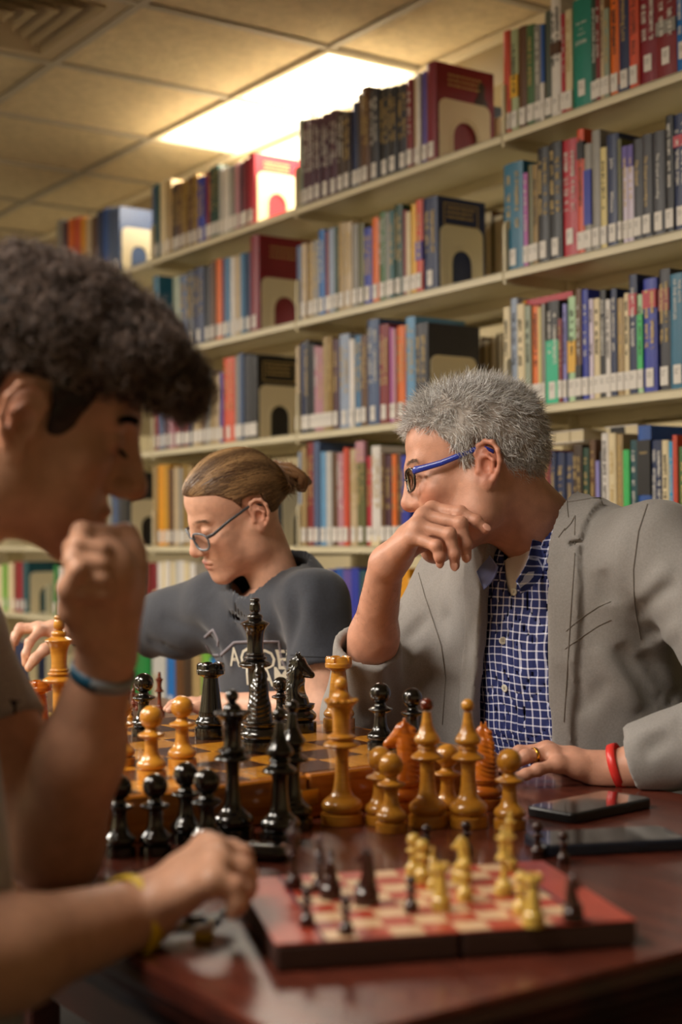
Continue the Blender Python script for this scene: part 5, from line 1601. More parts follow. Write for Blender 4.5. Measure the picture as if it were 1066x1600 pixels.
# shirt
def check_mat():
    m = mat('blue_white_check_cotton', '1c2a6a', .8); nt = m.node_tree; b = nt.nodes['Principled BSDF']
    tc = nt.nodes['Texture Coordinate']; sp = nt.nodes.new('ShaderNodeSeparateXYZ')
    nz = nt.nodes.new('ShaderNodeTexNoise'); nz.inputs['Scale'].default_value = 9; mx = nt.nodes.new('ShaderNodeMix'); mx.data_type = 'VECTOR'
    add = nt.nodes.new('ShaderNodeVectorMath'); add.operation = 'MULTIPLY_ADD'; add.inputs[1].default_value = (.018,)*3
    nt.links.new(tc.outputs['Object'], nz.inputs['Vector']); nt.links.new(nz.outputs['Color'], add.inputs[0]); nt.links.new(tc.outputs['Object'], add.inputs[2])
    nt.links.new(add.outputs[0], sp.inputs[0])
    outs = []
    for ax, pitch, duty in (('X', .0125, .20), ('Z', .0118, .18), ('X', .0125, .42), ('Z', .0118, .40)):
        a = nt.nodes.new('ShaderNodeMath'); a.operation = 'DIVIDE'; nt.links.new(sp.outputs[ax], a.inputs[0]); a.inputs[1].default_value = pitch
        fr = nt.nodes.new('ShaderNodeMath'); fr.operation = 'FRACT'; nt.links.new(a.outputs[0], fr.inputs[0])
        if duty > .3:
            ad = nt.nodes.new('ShaderNodeMath'); ad.operation = 'SUBTRACT'; nt.links.new(fr.outputs[0], ad.inputs[0]); ad.inputs[1].default_value = .1
            fr = nt.nodes.new('ShaderNodeMath'); fr.operation = 'ABSOLUTE'; nt.links.new(ad.outputs[0], fr.inputs[0]); duty = .04*0+.0001
        l = nt.nodes.new('ShaderNodeMath'); l.operation = 'LESS_THAN'; nt.links.new(fr.outputs[0], l.inputs[0]); l.inputs[1].default_value = duty
        outs.append(l)
    s = nt.nodes.new('ShaderNodeMath'); s.operation = 'ADD'; nt.links.new(outs[0].outputs[0], s.inputs[0]); nt.links.new(outs[1].outputs[0], s.inputs[1])
    rp = nt.nodes.new('ShaderNodeValToRGB'); rp.color_ramp.interpolation = 'CONSTANT'; rp.color_ramp.elements[0].color = srgb('1f2a66')
    rp.color_ramp.elements[1].position = .4; rp.color_ramp.elements[1].color = srgb('b9bcd8'); e_ = rp.color_ramp.elements.new(.9); e_.color = srgb('eeeef2')
    dv = nt.nodes.new('ShaderNodeMath'); dv.operation = 'DIVIDE'; nt.links.new(s.outputs[0], dv.inputs[0]); dv.inputs[1].default_value = 2.
    nt.links.new(dv.outputs[0], rp.inputs['Fac']); nt.links.new(rp.outputs['Color'], b.inputs['Base Color']); return m
M_CHK = check_mat()
S_ = Vol((.05, 1.85, .50), (.60, 2.40, 1.16), .005); man_torso(S_, -.006)
X, Y, Z = S_.grid(); U = (X-MID[0])*(-man.e[0])+(Y-MID[1])*(-man.e[1])+0*Z; W_ = (X-MID[0])*man.f[0]+(Y-MID[1])*man.f[1]+0*Z
S_.F = S_.F + (.0042*sines(X, Y, Z*2.4, 34, 31, 5) - .0022*np.exp(-(U-.012)**2/.0001)*(W_ > 0)).astype(np.float32)
und = S_.F.copy()+.006
S_.F = np.maximum(S_.F, -(S_.F+.006)); tpo = 1.075
vcut = np.maximum(np.abs(U+.004)-np.maximum((Z-.985), 0)*.50, -(W_-.0)); S_.F = np.maximum(S_.F, -vcut)
nd = np.sqrt((X-neck_w[0])**2+(Y-neck_w[1])**2)-.066; S_.F = np.maximum(S_.F, -np.maximum(nd, 1.02-Z)).astype(np.float32); off_table(S_)
sv, sf = S_.poly(); shirt = man.add('shirt', sv, sf, M_CHK); shirt['label'] = 'navy shirt with white check and small white buttons'
S_.F = np.maximum(np.maximum(np.maximum(und, .88-Z), Z-1.050-.35*U), U-.060).astype(np.float32); uv_, uf_ = S_.poly()
M_UND = mat('white_undershirt_cotton', 'ece8e2', .9, bump=.2, bscale=400); man.add('undershirt', uv_, uf_, M_UND)
SB = bvh_of(sv, sf); M_BTN = mat('white_button', 'e0dccc', .3)
M_DOT = mat('button_hole', '4a4038', .8)
for k, (x, y) in enumerate(((805, 925), (786, 1001), (790, 1075), (745, 1127))):
    d = _ray(x, y).normalized(); o_ = Vector((0, 0, CAM_H)); h_ = SB.ray_cast(o_+d*1.2, d)
    if h_[0] is None: continue
    p = np.array(h_[0]); nn = nrm(h_[1]); nn = nn if np.dot(nn, np.array(d)) < 0 else -nn; sd = nrm(np.cross(nn, UP)); up_ = np.cross(sd, nn)
    b = MB(); b.lathe([(.0050, 0), (.0056, .0008), (.0056, .0018), (.0046, .0024), (.0036, .0018), (.0001, .0018)], 18); q = np.array(b.v)
    bt = man.add('button', p+sd*q[:, :1]+up_*q[:, 1:2]+nn*(q[:, 2:]+.0006), b.f, M_BTN, shirt)
    b = MB(); 
    for dx, dy in ((-.001, -.001), (.001, -.001), (.001, .001), (-.001, .001)): b.lathe([(.0005, .0018), (.0005, .0024)], 6, (dx, dy, 0))
    q = np.array(b.v); man.add('button_holes', p+sd*q[:, :1]+up_*q[:, 1:2]+nn*(q[:, 2:]+.0006), b.f, M_DOT, bt)['kind'] = 'stuff'
# collar: stand round the neck and two leaves falling open
def sheet(pers, name, rows, m, parent, th=.0016):
    R_ = np.array(rows, float); a, b_, _ = R_.shape; du = np.gradient(R_, axis=1); dv = np.gradient(R_, axis=0); nn = np.cross(du, dv); nn /= np.maximum(np.linalg.norm(nn, axis=2, keepdims=True), 1e-9)
    v = np.concatenate([(R_+nn*th/2).reshape(-1, 3), (R_-nn*th/2).reshape(-1, 3)]); f = []; N_ = a*b_
    for i in range(a-1):
        for j in range(b_-1): q = (i*b_+j, i*b_+j+1, (i+1)*b_+j+1, (i+1)*b_+j); f += [q, tuple(N_+x for x in q[::-1])]
    rim = [i*b_ for i in range(a)]+[(a-1)*b_+j for j in range(1, b_)]+[i*b_+b_-1 for i in range(a-2, -1, -1)]+[j for j in range(b_-2, 0, -1)]
    for k in range(len(rim)): x, y = rim[k], rim[(k+1) % len(rim)]; f.append((x, N_+x, N_+y, y))
    return pers.add(name, v, f, m, parent)
inner = [PW(*p) for p in dense([(843, 750, 2.150), (840, 800, 2.070), (832, 845, 2.010), (823, 880, 1.965), (807, 908, 1.940)], 4)]
outer = [PW(*p) for p in dense([(847, 750, 2.155), (848, 802, 2.072), (844, 850, 2.012), (836, 890, 1.967), (812, 918, 1.942)], 4)]
outer2 = [PW(*p) for p in dense([(851, 752, 2.17), (857, 804, 2.085), (856, 855, 2.025), (846, 900, 1.985), (814, 928, 1.955)], 4)]
sheet(man, 'collar', [inner, outer, outer2], M_CHK, shirt, .0022)
i2 = [PW(*p) for p in dense([(766, 868, 2.02), (760, 876, 2.01), (752, 884, 2.00), (745, 893, 1.99)], 4)]
o2 = [PW(*p) for p in dense([(778, 885, 1.985), (774, 900, 1.98), (766, 912, 1.975), (756, 922, 1.97)], 4)]
lv = sheet(man, 'collar_leaf', [i2, o2], mat('lavender_collar_lining', '8088b8', .8), shirt, .0022); lv['label'] = 'collar leaf turned to its lavender inside'
# right lapel lying wide over the far chest, the left one near: long folded flaps
# wristband and ring
ax_ = nrm(EL_L-WR_L); c_ = WR_L+ax_*.012+UP*.005; M_RED = mat('red_silicone_band', 'd4302a', .35)
v, f = band(man, 'wristband', c_, ax_, .0285, .0285, .011, .002, M_RED, side=man.f); o = man.add('wristband', v, f, M_RED); o['label'] = 'coral red silicone wristband'
c_ = mcpL[2]*.35+fingL[2][0]*.65; v, f = band(man, 'ring', c_, fingL[2][0]-mcpL[2], .0093, .0093, .0042, .0014, None, side=UP)
M_GR = mat('gold_ring_metal', 'd8a040', .2, metal=1.); man.add('ring', v, f, M_GR)['label'] = 'gold wedding ring'
legs(man, (.41, 2.20, .52), M_KHAKI, M_SHOE)
chair('cherry wooden chair under the grey-haired man, mostly hidden by him', (.42, 2.21), math.atan2(man.f[1], man.f[0])-math.pi/2)
# ================================================================== the young woman
girl = Person('person', 'young woman in glasses and dark grey t-shirt with her hair in a bun', (-.03, 2.66, 0), (-.75, -.66))
GM = np.array([-.135, 2.50])
GP, GMx = head_frame((-.186, 2.485, 1.118), 203, 25, 8, .845)
g_neck = np.array([-.112, 2.515, .982])
nl = (g_neck-GP) @ np.linalg.inv(GMx).T
V = head_vol(.0026, dict(nose=.121, fore=-.004, jaw=.90, brow=.75, full=1), nl); V_ = V
hv, hf = V.poly(); hc = head_colors(hv, 'd4a48c', dict(flush='d08e78', lip='b05450', browcol='7a5a44', browk=.55, lid='b87c64')); hw = hv @ GMx.T + GP
GSL, GSR = np.array([-.045, 2.385, .965]), np.array([-.225, 2.60, .955])
GEL, GWL = PW(512, 1112, 2.33), PW(345, 1105, 2.46)
GER, GWR = PW(213, 985, 2.74), PW(112, 985, 2.66)
A = Vol((-.36, 2.12, .74), (.06, 2.56, 1.0), .0034)
A.cap(GSL, GEL, .046, .038, 0); A.cap(GEL, GWL, .037, .024, .015)
gm = [PW(300, 1098, 2.510), PW(302, 1100, 2.480), PW(306, 1103, 2.450), PW(312, 1106, 2.425)]
gf = [[PW(282, 1095, 2.540), PW(270, 1100, 2.540), PW(262, 1106, 2.530)], [PW(280, 1096, 2.490), PW(268, 1102, 2.490), PW(260, 1108, 2.480)],
      [PW(284, 1101, 2.445), PW(272, 1106, 2.440), PW(264, 1110, 2.435)], [PW(293, 1106, 2.410), PW(283, 1110, 2.405), PW(276, 1112, 2.400)]]
hand(A, GWL, gm, gf, [PW(330, 1100, 2.51), PW(318, 1096, 2.55), PW(308, 1096, 2.57), PW(300, 1098, 2.58)], .9)
off_table(A); av, af = A.poly()
B_ = Vol((-.64, 2.40, .76), (-.16, 2.84, 1.02), .0034)
B_.cap(GSR, GER, .046, .038, 0); B_.cap(GER, GWR, .037, .024, .015)
gm2 = [PW(62, 986, 2.60), PW(60, 982, 2.63), PW(60, 980, 2.66), PW(64, 982, 2.69)]
gf2 = [[PW(46, 1004, 2.57), PW(40, 1022, 2.56), PW(38, 1038, 2.56)], [PW(30, 984, 2.62), PW(20, 1002, 2.61), PW(18, 1018, 2.61)],
       [PW(32, 980, 2.66), PW(22, 994, 2.66), PW(18, 1008, 2.66)], [PW(38, 982, 2.70), PW(28, 994, 2.71), PW(25, 1006, 2.71)]]
hand(B_, GWR, gm2, gf2, [PW(92, 1000, 2.60), PW(70, 1015, 2.565), PW(54, 1030, 2.55), PW(44, 1044, 2.545)], .9)
off_table(B_); bv, bf = B_.poly()
T_ = Vol((-.36, 2.32, .82), (.10, 2.72, 1.02), .007); T_.cap(g_neck-UP*.01, g_neck-UP*.09, .046, .07, 0); T_.cap(GSL-UP*.01, GSR-UP*.01, .026, .026, .03); tv, tf = T_.poly()
v, f, c = merge((hw, hf, hc), (av, af, arm_col(av, 'd4a48c', kn=gm)), (bv, bf, arm_col(bv, 'd4a48c', kn=gm2+[x[0] for x in gf2])), (tv, tf, flat_col(tv, 'd4a48c')))
gbody = girl.add('body', v, f, MSK, cols=c)
eyes(girl, GP, GMx, gbody, -1.1); brows(girl, GP, GMx, gbody, '7a5c46', 160, matn='brown_hair', seed=5, y0=.092)
M_GFR = mat('blue_grey_acetate', '5c6672', .3, coat=.4); M_GTE = mat('dark_grey_acetate', '3a3c42', .3, coat=.4)
glasses(girl, GP, GMx, M_GFR, M_GTE, M_LNS, y0=.106, drop=-.012, hgt=.0185, w_=.0250, thick=.0022, tw=1.3, square=.3)['label'] = 'rounded grey-framed glasses'
# hair drawn back to a bun
def line_g(y, z):
    return z - np.interp(y, [-.12, -.09, -.06, -.048, -.040, .0, .006, .020, .045, .060, .075, .1], [-.070, -.075, -.062, -.005, .034, .038, .020, .044, .064, .070, .074, .076])
V = hair_cap(.0034, .0065, line_g, amp=.0010, freq=60)
BUN = np.array([-.006, -.126, .018])
V.cap((0, -.100, .025), BUN, .034, .032, .02)
cv, cf = V.poly()
ghair = girl.add('hair', cv @ GMx.T + GP, cf, mat_hair('brown_hair', .4), cols=flat_col(cv, '5a4230'))
g = np.random.default_rng(11); n = 2600; th_ = g.uniform(-math.pi, math.pi, n)
# roots spread on the cap; each hair runs over the skull to the bun
sel = g.choice(len(cv), n); rt = cv[sel]; R_ = np.array([.0825, .108, .094]); C_ = np.array([0, -.012, .038])
steps = 9; pts = []
end = np.array([-.004, -.116, .022])+g.normal(size=(n, 3))*.010
for i in range(steps+1):
    t = i/steps; p = rt*(1-t)+end*t - C_; p = p/np.linalg.norm(p/R_, axis=1, keepdims=True)
    pts.append(p)
CB = bvh_of(cv, cf); V2 = []
for i, q in enumerate(pts):
    dq = q/np.linalg.norm(q, axis=1, keepdims=True); out_ = C_+q
    for j in range(n):
        h_ = CB.ray_cast(Vector(C_+dq[j]*.3), Vector(-dq[j]))
        if h_[0] is not None and h_[0][1] > -.118: out_[j] = np.array(h_[0])
    pts[i] = out_+dq*.0004
for i, q in enumerate(pts):
    nr = (q-C_)/R_**2; nr /= np.linalg.norm(nr, axis=1, keepdims=True); tg = end-rt; sd = np.cross(tg, nr); sd /= np.maximum(np.linalg.norm(sd, axis=1, keepdims=True), 1e-6)
    w_ = .0011
    V2 += [q-sd*w_-nr*.0006, q+nr*.0009, q+sd*w_-nr*.0006]
V2 = np.stack(V2, 1).reshape(-1, 3); m_ = 3*(steps+1); b0 = (np.arange(n)*m_)[:, None]; F2 = []
for i in range(steps):
    for k in range(3): F2.append(b0+np.array([[i*3+k, i*3+(k+1) % 3, (i+1)*3+(k+1) % 3, (i+1)*3+k]]))
lock = .5+.5*np.sin(rt[:, 0]*130+rt[:, 2]*70); tcol = np.array(srgb('4a3424'))+(np.array(srgb('a8855c'))-np.array(srgb('4a3424')))*(np.clip(lock*.7+g.uniform(0, .4, n), 0, 1)**1.4)[:, None]
girl.add('hair_strands', V2 @ GMx.T + GP, np.concatenate(F2), mat_hair('brown_hair', .4), ghair, cols=np.repeat(tcol, m_, 0))['kind'] = 'stuff'
bb = MB(); 
for k in range(9):
    pts = []; a0 = k*.7; r0 = g.uniform(.018, .036); tl = g.uniform(-.6, .6)
    for i in range(26):
        t = i/25*2*math.pi*1.25; pts.append((BUN[0]+math.cos(t+a0)*(r0+.004*math.sin(3*t)), BUN[1]-.008+math.sin(t*1.+a0)*.016*math.cos(tl)-.012+.008*math.sin(2*t+k), BUN[2]+math.sin(t+a0)*(r0+.003*math.cos(4*t))*math.cos(tl*.5)))
    bb.tube(pts, [.0092*(.55+.45*math.sin(math.pi*i/25)) for i in range(26)], 8)
q = np.array(bb.v); o = girl.add('hair_bun', q @ GMx.T + GP, bb.f, mat_hair('brown_hair', .4), ghair, cols=flat_col(q, '7c5a3c')); o['label'] = 'messy coiled hair bun'
n = 500; d = g.normal(size=(n, 3)); d /= np.linalg.norm(d, axis=1, keepdims=True); rt = BUN+np.array([0, -.006, 0])+d*[.034, .026, .034]
sv, sf, m_ = strands(rt, np.cross(d, [1, .2, 0])+d*.3, .022, .0005, 5, curl=2.2, wob=1.2, seed=14); girl.add('flyaway_hair', sv @ GMx.T + GP, sf, mat_hair('brown_hair', .4), ghair, cols=np.repeat(tone(n, '5a4028', 'b08a5c', 3), m_, 0))['kind'] = 'stuff'
# t-shirt
S_ = Vol((-.46, 2.20, .46), (.18, 2.88, 1.06), .0055)
e = np.stack([girl.e, girl.f, UP], 1); gc = np.array([-.105, 2.545, 0])
S_.ell(gc+UP*.86, (.150, .098, .20), 0, M=e); S_.ell(np.array([-.045, 2.63, .68]), (.150, .108, .22), .08, M=e)
S_.cap(GSL-UP*.01, GSR-UP*.01, .048, .052, .06); S_.cap(g_neck-UP*.045, GSL, .045, .046, .04); S_.cap(g_neck-UP*.045, GSR, .045, .048, .04)
hemL = GSL+(GEL-GSL)*.62; hemR = GSR+(GER-GSR)*.88
S_.cap(GSL, hemL, .050, .060, .03); S_.cap(GSR, hemR, .055, .060, .02); S_.cap(GSR-UP*.03, hemR*.5+GSR*.5-UP*.035, .05, .045, .04)
X, Y, Z = S_.grid()
fo = .0036*sines(X, Y, Z*.5, 42, 41, 5)
FL = [([(330, 930), (365, 980), (395, 1040)], -0.0090, 0.0140), ([(300, 940), (345, 1000), (365, 1050)], 0.0067, 0.0150), ([(250, 965), (310, 985), (350, 1020)], -0.0060, 0.0130), ([(352, 915), (400, 960), (430, 1010)], 0.0067, 0.0160),
    ([(455, 905), (462, 960), (450, 1020)], -0.0075, 0.0130), ([(505, 890), (520, 950)], -0.0037, 0.0140), ([(480, 930), (500, 1010)], 0.0045, 0.0140), ([(230, 1000), (300, 1030)], -0.0060, 0.0120), ([(410, 930), (440, 985)], -0.0053, 0.0140)]
S_.F = (S_.F+fo).astype(np.float32)
pix_folds(S_, FL)
S_.F = np.maximum(S_.F, -(S_.F+.012))
for cp, ax_ in ((hemL, nrm(GEL-GSL)), (hemR, nrm(GER-GSR))):
    d = (X-cp[0])*ax_[0]+(Y-cp[1])*ax_[1]+(Z-cp[2])*ax_[2]; rr = np.sqrt(np.maximum((X-cp[0])**2+(Y-cp[1])**2+(Z-cp[2])**2-d*d, 0)); S_.F = np.maximum(S_.F, np.where((rr < .085) & (d > -.03) & (d < .075), d, -1))
nc = g_neck+girl.f*.018; nd = np.sqrt((X-nc[0])**2+(Y-nc[1])**2)-.068; S_.F = np.maximum(S_.F, -np.maximum(nd, .93-Z)).astype(np.float32)
off_table(S_); gv, gf_ = S_.poly(); M_TEE = cloth('charcoal_heather_jersey', '2f333d', 700, var=.14, bump=.25); tee = girl.add('t_shirt', gv, gf_, M_TEE); tee['label'] = 'charcoal t-shirt with white lettering on the chest'
GB = bvh_of(gv, gf_); M_PRT = mat('faded_white_print', 'c8c4b4', .8)
def print_on(pers, name, bv, m, parent, polys, cpx, scale, up=UP, right=None, cast=None, lift=.0012):
    "lay flat print on the cloth: letters stand in a plane before the chest and are dropped onto it"
    right = -pers.e if right is None else right; o0 = PW(*cpx); out = []; cd = Vector(-pers.f)
    for x, y in polys:
        p = o0+right*x*scale+up*y*scale+pers.f*.10; h_ = bv.ray_cast(Vector(p), cd)
        out.append(np.array(h_[0])+np.array(pers.f)*lift if h_[0] is not None else p-pers.f*.10)
    return np.array(out)
for body_, cpx, sc, sh in (('ACADEMY', (384, 1034, 2.40), .038, 0), ('TEAM', (372, 1062, 2.40), .038, 0)):
    tv_, tf_ = text_mesh(body_, shear=sh); me = bpy.data.meshes.new('t'); 
    bm = bmesh.new(); vs_ = [bm.verts.new(tuple(x)) for x in tv_*[1, 1.25, 0]]
    for p_ in tf_:
        try: bm.faces.new([vs_[i] for i in p_])
        except ValueError: pass
    bmesh.ops.remove_doubles(bm, verts=bm.verts, dist=.0005); bmesh.ops.triangulate(bm, faces=bm.faces); bmesh.ops.subdivide_edges(bm, edges=[e_ for e_ in bm.edges if e_.calc_length() > .15], cuts=2)
    bm.verts.ensure_lookup_table(); pv = [(x.co.x, x.co.y) for x in bm.verts]; pf = [tuple(x.index for x in p_.verts) for p_ in bm.faces]; bm.free()
    girl.add('shirt_lettering', print_on(girl, 't', GB, M_PRT, tee, pv, cpx, sc), pf, M_PRT, tee)
M_LINE = mat('faded_grey_print', '7c7880', .8)
for pth in ([(320, 996), (333, 984), (341, 1000), (340, 1012)], [(345, 1024), (366, 1004), (382, 1003), (436, 1002), (440, 1030), (452, 1055)], [(322, 1008), (332, 1024), (345, 1024)]):
    ribbon_on(girl, 'shirt_print_line', GB, pth, .005, M_LINE, tee, .0010, 1.9)
ribbon_on(girl, 'sleeve_hem', GB, [(438, 1022), (480, 1026), (536, 1028)], .0015, mat('dark_thread', '22242a', .9), tee, .0010, 1.9)
ax_ = nrm(GER-GWR); M_WT = mat('black_watch_strap', '14161c', .5)
v, f = band(girl, 'watch', GWR+ax_*.018, ax_, .0275, .0275, .020, .003, M_WT, side=UP); girl.add('watch_strap', v, f, M_WT)['label'] = 'black wristwatch strap'
legs(girl, (.03, 2.73, .52), M_JEAN, M_SHOE)
chair('cherry wooden chair under the young woman, hidden behind the table', (.045, 2.745), math.atan2(girl.f[1], girl.f[0])-math.pi/2)

# ================================================================== the young man in front
boy = Person('person', 'young man in profile at left, curly dark hair, grey t-shirt, fist at his chin', (-.48, 1.02, 0), (.82, .57))
BP, BMx = head_frame((-.280, 1.290, 1.190), 12, 19, -9, .965)
b_neck = np.array([-.385, 1.225, 1.04])
nl = (b_neck-BP) @ np.linalg.inv(BMx).T
V = head_vol(.0026, dict(nose=.126, fore=-.002, jaw=1.02, full=1, ear=(.018, .0)), nl)
hv, hf = V.poly(); hc = head_colors(hv, 'bd8e74', dict(flush='a0583c', lip='8c4a40', browcol='1c120e', browk=.85, lid='6a4030')); hw = hv @ BMx.T + BP
BSL, BSR = np.array([-.400, 1.40, .985]), np.array([-.375, 1.03, .985])
BEL, BWL = PW(86, 1322, 1.325), PW(166, 1030, 1.262)
BER, BWR = np.array([-.335, .90, .775]), PW(218, 1428, 1.125)
A = Vol((-.46, 1.12, .735), (-.10, 1.50, 1.12), .0030)
A.cap(BSL, BEL, .052, .044, 0); A.cap(BEL, BEL*.5+BWL*.5, .044, .038, .015); A.cap(BEL*.5+BWL*.5, BWL, .038, .0255, .02)
bm1 = [PW(196, 838, 1.275), PW(205, 862, 1.268), PW(207, 888, 1.262), PW(202, 914, 1.258)]
bf1 = [[PW(128, 832, 1.232), PW(122, 852, 1.215), PW(160, 858, 1.215)], [PW(116, 858, 1.224), PW(114, 876, 1.208), PW(158, 882, 1.210)],
       [PW(118, 886, 1.220), PW(118, 902, 1.205), PW(160, 906, 1.208)], [PW(130, 912, 1.220), PW(130, 926, 1.207), PW(162, 930, 1.210)]]
hand(A, BWL, bm1, bf1, [PW(138, 990, 1.235), PW(112, 955, 1.220), PW(108, 920, 1.208), PW(122, 890, 1.198)])
A.ell(PW(160, 900, 1.238), (.030, .026, .034), .01); A.cap(PW(160, 900, 1.24), PW(160, 960, 1.25), .026, .026, .012)
off_table(A); av, af = A.poly()
B_ = Vol((-.50, .80, .735), (-.02, 1.24, 1.02), .0030)
B_.cap(BSR, BER, .052, .046, 0); B_.cap(BER, BER*.45+BWR*.55, .045, .038, .015); B_.cap(BER*.45+BWR*.55, BWR, .038, .0265, .02)
bm2 = [PW(322, 1322, 1.165), PW(335, 1330, 1.135), PW(338, 1350, 1.108), PW(332, 1378, 1.085)]
bf2 = [[PW(362, 1330, 1.172), PW(374, 1356, 1.172), PW(372, 1380, 1.170)], [PW(376, 1338, 1.142), PW(386, 1368, 1.140), PW(380, 1394, 1.138)],
       [PW(378, 1358, 1.112), PW(386, 1386, 1.110), PW(378, 1408, 1.108)], [PW(366, 1386, 1.085), PW(372, 1410, 1.083), PW(364, 1426, 1.082)]]
hand(B_, BWR, bm2, bf2, [PW(262, 1385, 1.17), PW(300, 1372, 1.19), PW(330, 1378, 1.195), PW(352, 1390, 1.19)], 1.02)
off_table(B_); bv, bf = B_.poly()
T_ = Vol((-.60, .90, .82), (-.24, 1.50, 1.08), .007); T_.cap(b_neck-UP*.01, b_neck-UP*.10-boy.f*.03, .052, .08, 0); T_.cap(BSL-UP*.01, BSR-UP*.01, .045, .045, .05); tv, tf = T_.poly()
v, f, c = merge((hw, hf, hc), (av, af, arm_col(av, 'bd8e74', kn=bm1)), (bv, bf, arm_col(bv, 'bd8e74', kn=bm2+[x[0] for x in bf2])), (tv, tf, flat_col(tv, 'bd8e74')))
bbody = boy.add('body', v, f, mat_skin('tan_skin'), cols=c)
eyes(boy, BP, BMx, bbody, -.8); brows(boy, BP, BMx, bbody, '140e0a', 700, ln=.009, rad=.0004, matn='dark_hair', seed=8)
# lashes
g = np.random.default_rng(31)
rt = []; dr = []
for s in (-1, 1):
    x = g.uniform(.019, .044, 60); rt.append(np.stack([s*x, .0905-(x-.031)**2*30-.001*0, np.full(60, -.0065)], 1)); dr.append(np.stack([s*(x-.031)*14, np.ones(60), -.7*np.ones(60)], 1))
sv, sf, m_ = strands(np.concatenate(rt), np.concatenate(dr), .0095, .0007, 3, seed=3, wob=.1); boy.add('eyelashes', sv @ BMx.T + BP, sf, mat_hair('dark_hair'), bbody, cols=flat_col(sv, '0c0806'))['kind'] = 'stuff'
def line_b(y, z):
    return z - np.interp(y, [-.12, -.09, -.05, -.034, -.026, .014, .018, .024, .036, .044, .058, .075, .1], [-.062, -.070, -.055, -.01, .032, .034, -.01, -.056, -.054, .010, .046, .050, .052])
V = hair_cap(.0045, .009, line_b, amp=.002, freq=140)
g = np.random.default_rng(17)
for k in range(170):      # the curls: crown and a fringe hanging over the brow
    th, ph = g.uniform(-math.pi, math.pi), g.uniform(0, 1)**.7*1.25
    d = np.array([math.sin(ph)*math.cos(th)*.9, math.sin(ph)*math.sin(th)*1.1, math.cos(ph)])
    base = np.array([0, .005, .040])+d*np.array([.060, .086, .060]); ex = g.uniform(.008, .026)*(1 if d[2] > .2 else .6)
    V.ell(base+nrm(d)*ex, (g.uniform(.013, .022),)*3, .012)
for k in range(60):
    x = g.uniform(-.06, .06); t = g.uniform(0, 1)
    V.ell((x, .072+.046*math.sin(t*1.7)+g.normal()*.006, .098-.046*t+g.normal()*.006), (g.uniform(.011, .017),)*3, .012)
V.disp(lambda X, Y, Z: .0025*sines(X, Y, Z, 230, 77, 5))
cv, cf = V.poly()
bh = boy.add('hair', cv @ BMx.T + BP, cf, mat_hair('dark_hair', .5), cols=flat_col(cv, '231915')); bh['label'] = 'curly dark brown hair, full on top'
up_sel = np.where((cv[:, 2] > .045))[0]; sel = g.choice(up_sel, 7500); rt = cv[sel]; nr = rt-np.array([0, .0, .03]); nr /= np.linalg.norm(nr, axis=1, keepdims=True)
sv, sf, m_ = strands(rt-nr*.004, nr+g.normal(size=rt.shape)*.5, g.uniform(.010, .024, len(rt)), .00095, 8, seed=21, helix=(1.3, .0070))
tc_ = tone(len(rt), '241a16', '927c70', 6); boy.add('hair_curls', sv @ BMx.T + BP, sf, mat_hair('dark_hair', .5), bh, cols=np.repeat(tc_, m_, 0))['kind'] = 'stuff'  # lighter tones paint the highlights into the curls on top
# t-shirt
S_ = Vol((-.78, .76, .44), (-.14, 1.56, 1.12), .006)
e = np.stack([boy.e, boy.f, UP], 1); bc = np.array([-.385, 1.125, 0])
S_.ell(bc+UP*.84, (.165, .105, .22), 0, M=e); S_.ell(np.array([-.375, 1.07, .66]), (.160, .120, .22), .08, M=e)
S_.cap(BSL-UP*.01, BSR-UP*.01, .062, .062, .06); S_.cap(b_neck-UP*.04, BSL, .050, .052, .03); S_.cap(b_neck-UP*.04, BSR, .050, .052, .03)
hL = BSL+(BEL-BSL)*.52; hR = BSR+(BER-BSR)*.70
S_.cap(BSL, hL, .054, .054, .02); S_.cap(BSR, hR, .060, .066, .02)
X, Y, Z = S_.grid(); S_.F = (S_.F+.0035*sines(X, Y, Z*.6, 36, 51, 5)).astype(np.float32); S_.F = np.maximum(S_.F, -(S_.F+.013))
for cp, ax_ in ((hL, nrm(BEL-BSL)), (hR, nrm(BER-BSR))):
    d = (X-cp[0])*ax_[0]+(Y-cp[1])*ax_[1]+(Z-cp[2])*ax_[2]; rr = np.sqrt(np.maximum((X-cp[0])**2+(Y-cp[1])**2+(Z-cp[2])**2-d*d, 0)); S_.F = np.maximum(S_.F, np.where((rr < .09) & (d > -.03) & (d < .08), d, -1))
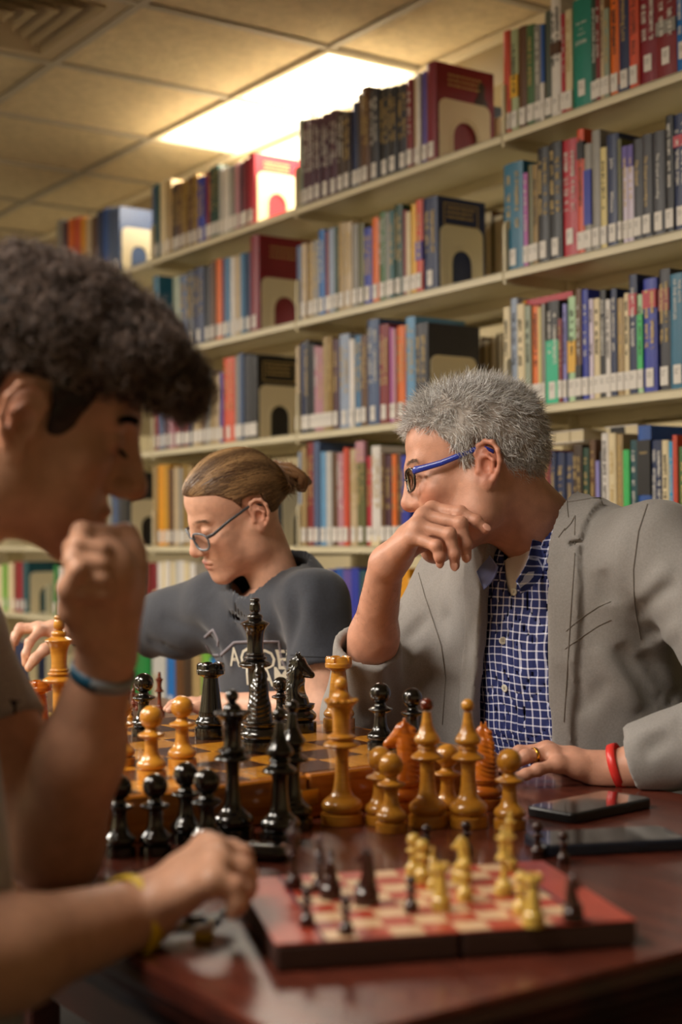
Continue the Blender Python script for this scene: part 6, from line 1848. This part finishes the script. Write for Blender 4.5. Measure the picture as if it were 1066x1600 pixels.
nd = np.sqrt((X-b_neck[0])**2+(Y-b_neck[1])**2)-.070; S_.F = np.maximum(S_.F, -np.maximum(nd, .985-Z)).astype(np.float32)
off_table(S_); v, f = S_.poly(); M_GT = cloth('heather_grey_jersey', '9a9592', 700, var=.12, bump=.25); bt = boy.add('t_shirt', v, f, M_GT); bt['label'] = 'heather grey t-shirt with faded print'
BB = bvh_of(v, f)
for pth, w_, mm in (([(24, 1095), (24, 1150)], .012, mat('faded_navy_print', '2a2a3c', .8)), ([(30, 1185), (30, 1225)], .008, mat('faded_yellow_print', 'a08a3c', .8)), ([(14, 1250), (26, 1255)], .010, mat('faded_white_print2', 'a8a4a0', .8))):
    ribbon_on(boy, 'shirt_print', BB, pth, w_, mm, bt, .001, .7)
ax_ = nrm(BEL-BWL); c_ = BWL+ax_*.014; M_TL = mat('teal_silicone_band', '12506c', .4); M_GYB = mat('pale_grey_silicone', '8a9098', .4)
v, f = band(boy, 'wristband', c_, ax_, .0275, .0275, .011, .002, M_TL, side=boy.f); o = boy.add('wristband', v, f, M_TL); o['label'] = 'teal silicone wristband'
d = _ray(190, 1046); h0 = BWL
b = MB(); q = []; 
right_part = [i for i, p_ in enumerate(v) if (p_-c_) @ np.array([.75, -.62, 0]) > .012]
rp_ = set(right_part); ff = [t_ for t_ in f if all(i in rp_ for i in t_)]
v2 = (v-c_)*1.03+c_; ids = sorted({i for t_ in ff for i in t_}); mp_ = {i: k for k, i in enumerate(ids)}
o = boy.add('wristband_inlay', v2[ids], [tuple(mp_[i] for i in t_) for t_ in ff], M_GYB, o); o['label'] = 'pale grey section of the band'
ax_ = nrm(BER-BWR); c_ = BWR+ax_*.010; v, f = band(boy, 'wristband', c_, ax_, .0300, .0300, .012, .0025, None, side=boy.f); o = boy.add('wristband', v, f, mat('yellow_silicone_band', 'd0ac08', .4)); o['label'] = 'yellow silicone wristband'
legs(boy, (-.50, .99, .52), M_JEAN, M_SHOE)
chair('cherry wooden chair under the young man at left, out of sight', (-.50, .99), math.atan2(boy.f[1], boy.f[0])-math.pi/2)
